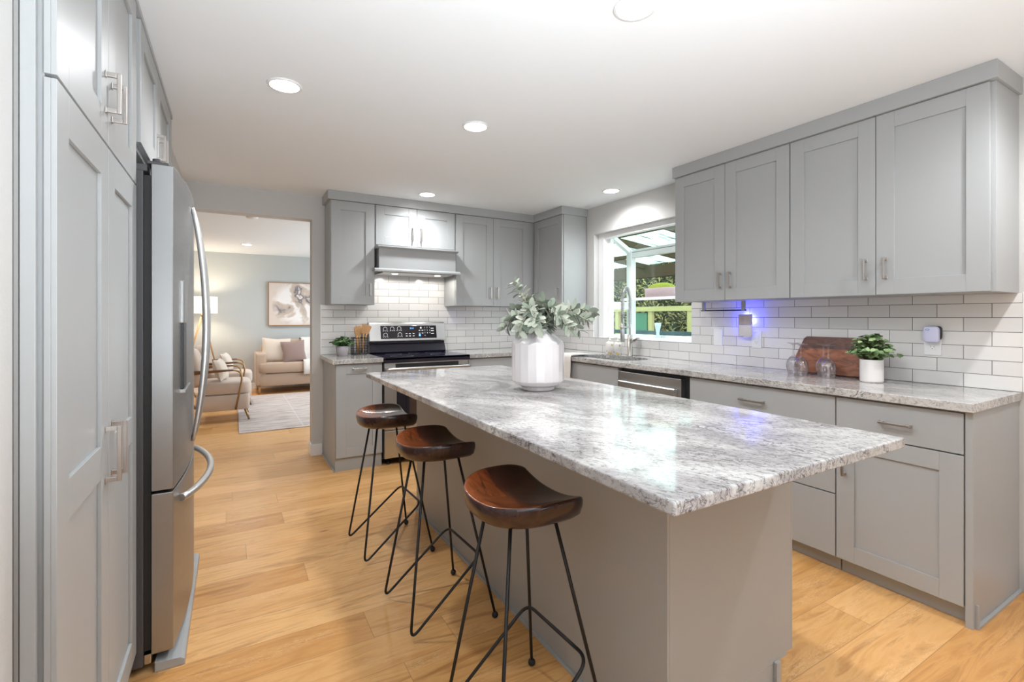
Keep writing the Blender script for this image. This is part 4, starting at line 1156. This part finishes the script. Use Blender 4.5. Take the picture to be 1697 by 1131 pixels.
# small aqua vase on the sill
t_ = MB().lathe([(.028,0),(.026,.004),(.016,.02),(.015,.05),(.028,.11),(.032,.142),(.028,.142),(.024,.11),(.012,.05)], (3.44, 3.20, zA), 24)
M_aqua = mat('pale_aqua_glass', (.55,.72,.78), .15)
o = mesh_obj('bud_vase', t_, M_aqua); tag(o, 'small pale aqua flared vase on the window sill', 'vase')

# ------------------------------------------------------------------ outside the window
mb = MB().box(3.6, 16, -4, 18, -.2, -.1); struct('patio_ground', mb, noisy(mat('patio_paving', (.30,.25,.20), .9), 20, .4, .01), 'paved patio ground outside the window')
# patio cover: beams and translucent panels
def trans(name, col):
    m = bpy.data.materials.new(name); m.use_nodes = True; m.node_tree.nodes.clear()
    out = N(m, 'ShaderNodeOutputMaterial'); a = N(m, 'ShaderNodeBsdfTranslucent'); b = N(m, 'ShaderNodeBsdfTransparent'); mx = N(m, 'ShaderNodeMixShader')
    a.inputs[0].default_value = (*col, 1); b.inputs[0].default_value = (*col, 1); mx.inputs[0].default_value = .6
    g = N(m, 'ShaderNodeNewGeometry'); w = N(m, 'ShaderNodeTexNoise'); w.inputs['Scale'].default_value = 3; mp_ = N(m, 'ShaderNodeMapping'); mp_.inputs['Scale'].default_value = (.6,5,1)
    L(m, g, 'Position', mp_, 'Vector'); L(m, mp_, 'Vector', w, 'Vector'); r = ramp(m, [(.34, (.30,.27,.25)), (.40, col)]); L(m, w, 'Fac', r, 'Fac'); L(m, r, 'Color', a, 0); L(m, r, 'Color', b, 0)
    L(m, a, 0, mx, 1); L(m, b, 0, mx, 2); L(m, mx, 0, out, 0); return m
t = thing('patio_cover', 'patio roof of brown rafters and pale translucent panels outside the window', 'patio roof', (5.2, 6, 2.3))
M_brown = mat('dark_brown_beam', (.085,.052,.028), .9, spec=.1)
mb = MB(); mb.prism([(3.75,2.66),(7.0,2.28),(7.0,2.29),(3.75,2.67)], .5, 14, 'y'); part('translucent_panels', mb, trans('fibreglass_panel', (.80,.95,.92)), t)
for k in range(12):
    y = 1.0+1.15*k; mb = MB(); mb.prism([(3.75,2.56),(7.0,2.18),(7.0,2.275),(3.75,2.655)], y, y+.05, 'y'); part('rafter', mb, M_brown, t)
for x, z in ((4.8,2.40),(5.9,2.27)):
    mb = MB().box(x, x+.05, .5, 14, z, z+.06); part('purlin', mb, M_brown, t)
mb = MB().box(6.9, 7.05, .5, 14, 2.02, 2.24); part('header_beam', mb, M_brown, t)
for y in (1.5, 4.6, 8.0, 11.6):
    mb = MB().box(6.92, 7.03, y, y+.11, -.1, 2.02); part('post', mb, mat('tan_post', (.25,.17,.09), .8), t)
# fence with pale yellow-green frame and green panels
t = thing('garden_fence', 'pale yellow fence rail and posts with green panels outside the window', 'fence', (6.5, 7, -.1))
M_yel = mat('pale_yellow_paint', (.62,.53,.22), .6); M_gp = mat('sea_green_panel', (.10,.27,.17), .6)
mb = MB().box(6.45, 6.55, .5, 13, 1.36, 1.445); part('top_rail', mb, M_yel, t)
for k in range(14):
    y = 1.0 + .86*k
    mb = MB().box(6.47, 6.53, y, y+.09, -.1, 1.36); part('post', mb, M_yel, t)
for k in range(0, 13, 2):
    y = 1.09 + .86*k; mb = MB().box(6.49, 6.51, y+.05, y+.45, -.05, 1.33); part('panel', mb, M_gp, t)
mb = MB().box(4.97, 5.03, 1.5, 9, 1.02, 1.07)
for y in (2.5, 8.5): mb.box(4.98, 5.02, y, y+.04, -.1, 1.02)
o = mesh_obj('patio_handrail', mb, mat('blue_grey_metal', (.12,.17,.20), .4, .3)); tag(o, 'blue-grey horizontal handrail on the patio outside the window', 'handrail')
# hedge
rg_ = random.Random(11); mb = MB()
for k in range(20000):
    y = rg_.uniform(0, 13.5); z = rg_.uniform(.4, 3.4); x = 9.2 + rg_.uniform(-.5,.6) + .4*math.sin(y*1.7)*math.cos(z*2)
    d = Vector((rg_.uniform(-1,.2), rg_.uniform(-1,1), rg_.uniform(-.6,1)))
    leaf(mb, Vector((x,y,z)), d, Vector((rg_.uniform(-1,0),rg_.uniform(-1,1),1)), rg_.uniform(.06,.14), rg_.uniform(.014,.026), n=2)
mb.cur = 1; mb.box(9.9, 10.6, -2, 17.5, -.1, 3.5)
o = mesh_obj('hedge', mb, [leafmat('hedge_leaf', (.05,.07,.02), (.40,.38,.15), .7), mat('hedge_core', (.02,.03,.01), .95)]); tag(o, 'tall yellow-green hedge beyond the fence outside the window', 'hedge', None, 'stuff')

# ------------------------------------------------------------------ living room
M_sofa = fabric('tan_linen', (.48,.35,.26)); M_cream = fabric('cream_linen', (.70,.60,.51)); M_blush = fabric('blush_cream_linen', (.62,.50,.42))
M_mauve = fabric('mauve_velvet', (.29,.20,.175)); M_throw = fabric('white_throw', (.78,.72,.67))
def pillow(name, label, c, w, h, th, M, mt, group=None, cat='pillow'):
    mb = MB(); n = 16; vs = []; fs = []
    for sd in (1, -1):
        b = len(vs)
        for i in range(n+1):
            for j in range(n+1):
                u = -1+2*i/n; v = -1+2*j/n
                pin = 1 - .10*(1-abs(u))*abs(v)**3 ; pin2 = 1 - .10*(1-abs(v))*abs(u)**3
                t_ = (max(0,(1-u*u)*(1-v*v)))**.42 * th/2
                vs.append((u*w/2*pin2, sd*t_, v*h/2*pin))
        for i in range(n):
            for j in range(n):
                q = (b+i*(n+1)+j, b+(i+1)*(n+1)+j, b+(i+1)*(n+1)+j+1, b+i*(n+1)+j+1)
                fs.append(q if sd == 1 else q[::-1])
    mb.add(vs, fs, True)
    o = mesh_obj(name, mb, mt, None, origin=(0,0,0)); o.matrix_world = Matrix.Translation(c) @ M
    tag(o, label, cat, group); return o
# rug
M_rug = mat('faded_rug', (.5,.43,.40), .95, spec=.1)
mp = coords(M_rug); n1 = N(M_rug, 'ShaderNodeTexNoise'); n1.inputs['Scale'].default_value = 3; n1.inputs['Detail'].default_value = 8; n1.inputs['Roughness'].default_value = .7
m2 = N(M_rug, 'ShaderNodeMapping'); m2.inputs['Scale'].default_value = (1,4,1); L(M_rug, mp, 'Vector', m2, 'Vector'); L(M_rug, m2, 'Vector', n1, 'Vector')
r = ramp(M_rug, [(.3, (.34,.27,.26)), (.5, (.56,.49,.46)), (.7, (.66,.60,.57))]); L(M_rug, n1, 'Fac', r, 'Fac')
br = N(M_rug, 'ShaderNodeTexBrick'); br.inputs['Scale'].default_value = 1; br.inputs['Brick Width'].default_value = .7; br.inputs['Row Height'].default_value = .45; br.inputs['Mortar Size'].default_value = .012; br.inputs['Mortar Smooth'].default_value = .8; br.offset = 0
L(M_rug, mp, 'Vector', br, 'Vector')
mx = N(M_rug, 'ShaderNodeMix', data_type='RGBA'); mx.inputs[7].default_value = (.68,.64,.62,1)
fm = N(M_rug, 'ShaderNodeMath', operation='MULTIPLY'); fm.inputs[1].default_value = .5; L(M_rug, br, 'Fac', fm, 0); L(M_rug, fm, 0, mx, 0); L(M_rug, r, 'Color', mx, 6); L(M_rug, mx, 2, bsdf(M_rug), 'Base Color')
mb = MB().box(.055, 2.55, 5.93, 8.66, .0005, .009); o = mesh_obj('area_rug', mb, M_rug, None, .003); tag(o, 'faded pale mauve-grey patterned area rug on the living room floor', 'rug')
# sofa
t = thing('sofa', 'tan linen sofa on wooden legs against the far living room wall', 'sofa', (1.3, 9.05, 0))
mb = MB().rbox(.335, 2.46, 8.74, 9.44, .125, .335, 14, 10); part('base', mb, M_sofa, t)
mb = MB().rbox(.315, .475, 8.76, 9.42, .13, .672, 12, 10); part('arm', mb, M_sofa, t)
mb = MB().rbox(2.32, 2.48, 8.76, 9.42, .13, .672, 12, 10); part('arm', mb, M_sofa, t)
for a_, b_ in ((.34,1.395),(1.40,2.32)):
    mb = MB().rbox(a_, b_, 8.70, 9.30, .335, .515, 7, 12); part('seat_cushion', mb, M_sofa, t)
mb = MB().rbox(.40, 2.40, 9.24, 9.46, .30, .80, 10, 10); part('back_frame', mb, M_sofa, t)
for a_, b_ in ((.48,1.395),(1.40,2.32)):
    mb = MB().rbox(a_, b_, 9.08, 9.30, .50, .875, 6, 12); part('back_cushion', mb, M_sofa, t)
M_oak = mat('honey_oak', (.40,.22,.09), .5)
for x, y in ((.37,8.80),(2.42,8.80),(.37,9.38),(2.42,9.38)):
    mb = MB().tube([(x,y,.13),(x,y,0)], [.022,.016], 12); part('leg', mb, M_oak, t)
RX = lambda a: Matrix.Rotation(R(a), 4, 'X'); RZ = lambda a: Matrix.Rotation(R(a), 4, 'Z'); RY = lambda a: Matrix.Rotation(R(a), 4, 'Y')
pillow('throw_pillow', 'large cream square pillow in the left corner of the sofa', (.62,8.95,.70), .44, .42, .17, RZ(-6)@RX(-14)@RY(3), M_cream, 'pillows on the sofa')
pillow('throw_pillow', 'mauve brown square pillow in front of the cream one on the sofa', (.885,8.83,.675), .38, .38, .14, RZ(6)@RX(-16)@RY(-4), M_mauve, 'pillows on the sofa')
# throw blanket
mb = MB(); prof = [(9.33,.80),(9.28,.89),(9.16,.895),(9.05,.88),(9.03,.70),(8.99,.53),(8.88,.535),(8.72,.53),(8.685,.50),(8.68,.40),(8.68,.30)]
vs = []; fs = []; nu = 13
for j in range(nu):
    v_ = j/(nu-1)
    for i, (y, z) in enumerate(prof): vs.append((1.02+.36*v_+.10*(1-i/10)*(v_-1.0)*0, y-.006*abs(math.sin(v_*13)), z+.006*abs(math.sin(v_*13))))
for j in range(nu-1):
    for i in range(len(prof)-1): fs.append((j*11+i, (j+1)*11+i, (j+1)*11+i+1, j*11+i+1))
mb.add(vs, fs, True); o = mesh_obj('throw_blanket', mb, M_throw); sm = o.modifiers.new('thick', 'SOLIDIFY'); sm.thickness = .008
tag(o, 'off-white throw blanket draped over the sofa back and seat', 'blanket')
# painting
t = thing('framed_painting', 'abstract beige and grey painting in a thin wood frame above the sofa', 'painting', (1.06, 9.54, 1.1))
M_art = mat('abstract_paint', (.7,.6,.5), .8)
mp = coords(M_art, (1,1,1)); n1 = N(M_art, 'ShaderNodeTexNoise'); n1.inputs['Scale'].default_value = 2.4; n1.inputs['Detail'].default_value = 5; n1.inputs['Distortion'].default_value = .5; L(M_art, mp, 'Vector', n1, 'Vector')
ra = ramp(M_art, [(.0,(.66,.56,.50)), (.40,(.66,.56,.50)), (.43,(.84,.79,.77)), (.52,(.86,.82,.80)), (.56,(.60,.50,.43)), (.61,(.50,.42,.36)), (.635,(.16,.14,.16)), (.66,(.72,.66,.63))]); L(M_art, n1, 'Fac', ra, 'Fac')
# confine the busy marks to the middle of the canvas
g = N(M_art, 'ShaderNodeNewGeometry'); vd = N(M_art, 'ShaderNodeVectorMath', operation='DISTANCE'); vd.inputs[1].default_value = (1.0,9.52,1.50); L(M_art, g, 'Position', vd, 0)
rd = ramp(M_art, [(.30,(0,0,0)), (.42,(1,1,1))]); L(M_art, vd, 'Value', rd, 'Fac')
mx = N(M_art, 'ShaderNodeMix', data_type='RGBA'); mx.inputs[7].default_value = (.70,.60,.54,1); L(M_art, rd, 'Color', mx, 0); L(M_art, ra, 'Color', mx, 6); L(M_art, mx, 2, bsdf(M_art), 'Base Color')
mb = MB().box(.552, 1.568, 9.512, 9.530, 1.115, 1.868); part('canvas', mb, M_art, t)
mb = MB(); mb.box(.540,.550,9.505,9.5475,1.100,1.880); mb.box(1.570,1.580,9.505,9.5475,1.100,1.880); mb.box(.550,1.570,9.505,9.5475,1.100,1.113); mb.box(.550,1.570,9.505,9.5475,1.870,1.880); part('frame', mb, M_oak, t)
# floor lamp
lx, ly = -.42, 9.1
t = thing('floor_lamp', 'tripod floor lamp with a drum shade by the living room wall', 'floor lamp', (lx, ly, 0))
M_shade = mat('lit_drum_shade', (.85,.80,.72), .8, emis=(1,.86,.64), es=.85)
mb = MB().lathe([(.205,1.32),(.205,1.58),(.202,1.58),(.202,1.32)], (lx,ly,0), 40, caps=False); part('lamp_shade', mb, M_shade, t)
mb = MB().lathe([(.02,1.22),(.02,1.34),(.012,1.345),(.012,1.42)], (lx,ly,0), 16); part('socket', mb, M_brass, t)
for a in (200, 330, 80):
    mb = MB().tube([(lx+.015*math.cos(R(a)), ly+.015*math.sin(R(a)), 1.26),(lx+.34*math.cos(R(a)), ly+.34*math.sin(R(a)), .0)], [.013,.011], 10); part('leg', mb, M_oak, t)
d = bpy.data.lights.new('lamp_bulb', 'POINT'); d.energy = 14; d.color = (1,.85,.65); d.shadow_soft_size = .06
o = bpy.data.objects.new('lamp_bulb', d); COL.objects.link(o); o.parent = t; o.location = (0,0,1.47)
# armchairs
def make_armchair(label):
    t = thing('armchair', label, 'armchair', (0,0,0), 'cream armchairs with brass frames')
    # faces +x; local x 0..; y 0..0.62
    mb = MB().rbox(-.36, .20, .03, .60, .135, .325, 14, 10); part('seat_base', mb, M_blush, t)
    mb = MB().rbox(-.34, .215, .035, .595, .32, .485, 6, 12); part('seat_cushion', mb, M_blush, t)
    mb = MB().rbox(-.085, .085, 0, .54, 0, .46, 4, 14, M=Matrix.Translation((-.33,.045,.42)) @ Matrix.Rotation(R(-12), 4, 'Y')); part('back_cushion', mb, M_blush, t)
    for y in (0.0, .63):
        mb = MB().tube(arc([(-.50,y,.585),(.02,y,.625),(.10,y,.60),(.115,y,.52),(.05,y,.15)], .05), .011, 10); part('arm_frame', mb, M_brass, t)
        mb = MB().rbox(-.46, .03, y-.022, y+.022, .612, .634, 8, 6, M=None); part('arm_rest', mb, mat('walnut_arm', (.16,.085,.045), .45), t)
    for x, y, ex in ((.15,.05,.19),(.15,.58,.19),(-.32,.05,-.35),(-.32,.58,-.35)):
        mb = MB().tube([(x,y,.14),(ex,y,.0095 if ex > 0 else 0.0)], [.016,.010], 10); part('leg', mb, M_brass, t)
    mb = MB().tube([(-.46,.0,.40),(-.50,.0,.59)], .011, 8); mb.tube([(-.46,.63,.40),(-.50,.63,.59)], .011, 8); mb.tube([(-.50,0,.585),(-.50,.63,.585)], .011, 8); mb.tube([(-.46,.0,.40),(-.36,.0,.2),(-.36,.63,.2),(-.46,.63,.40)], .011, 8); part('back_rail', mb, M_brass, t)
    return t
c1 = make_armchair('cream armchair with brass and wood arms, the one nearer the doorway')
c2 = dup(c1, (.03, 7.72, 0), 'cream armchair with brass and wood arms, the one nearer the sofa')
c1.location = (-.02, 6.63, 0)
for (yy_, lab) in ((6.63, 'small cream cushion on the nearer armchair'), (7.72, 'small cream cushion on the farther armchair')):
    pillow('throw_pillow', lab, (-.13+(.05 if yy_ > 7 else 0), yy_+.24, .615), .32, .27, .13, RZ(78)@RX(-18), M_cream, 'cushions on the armchairs')
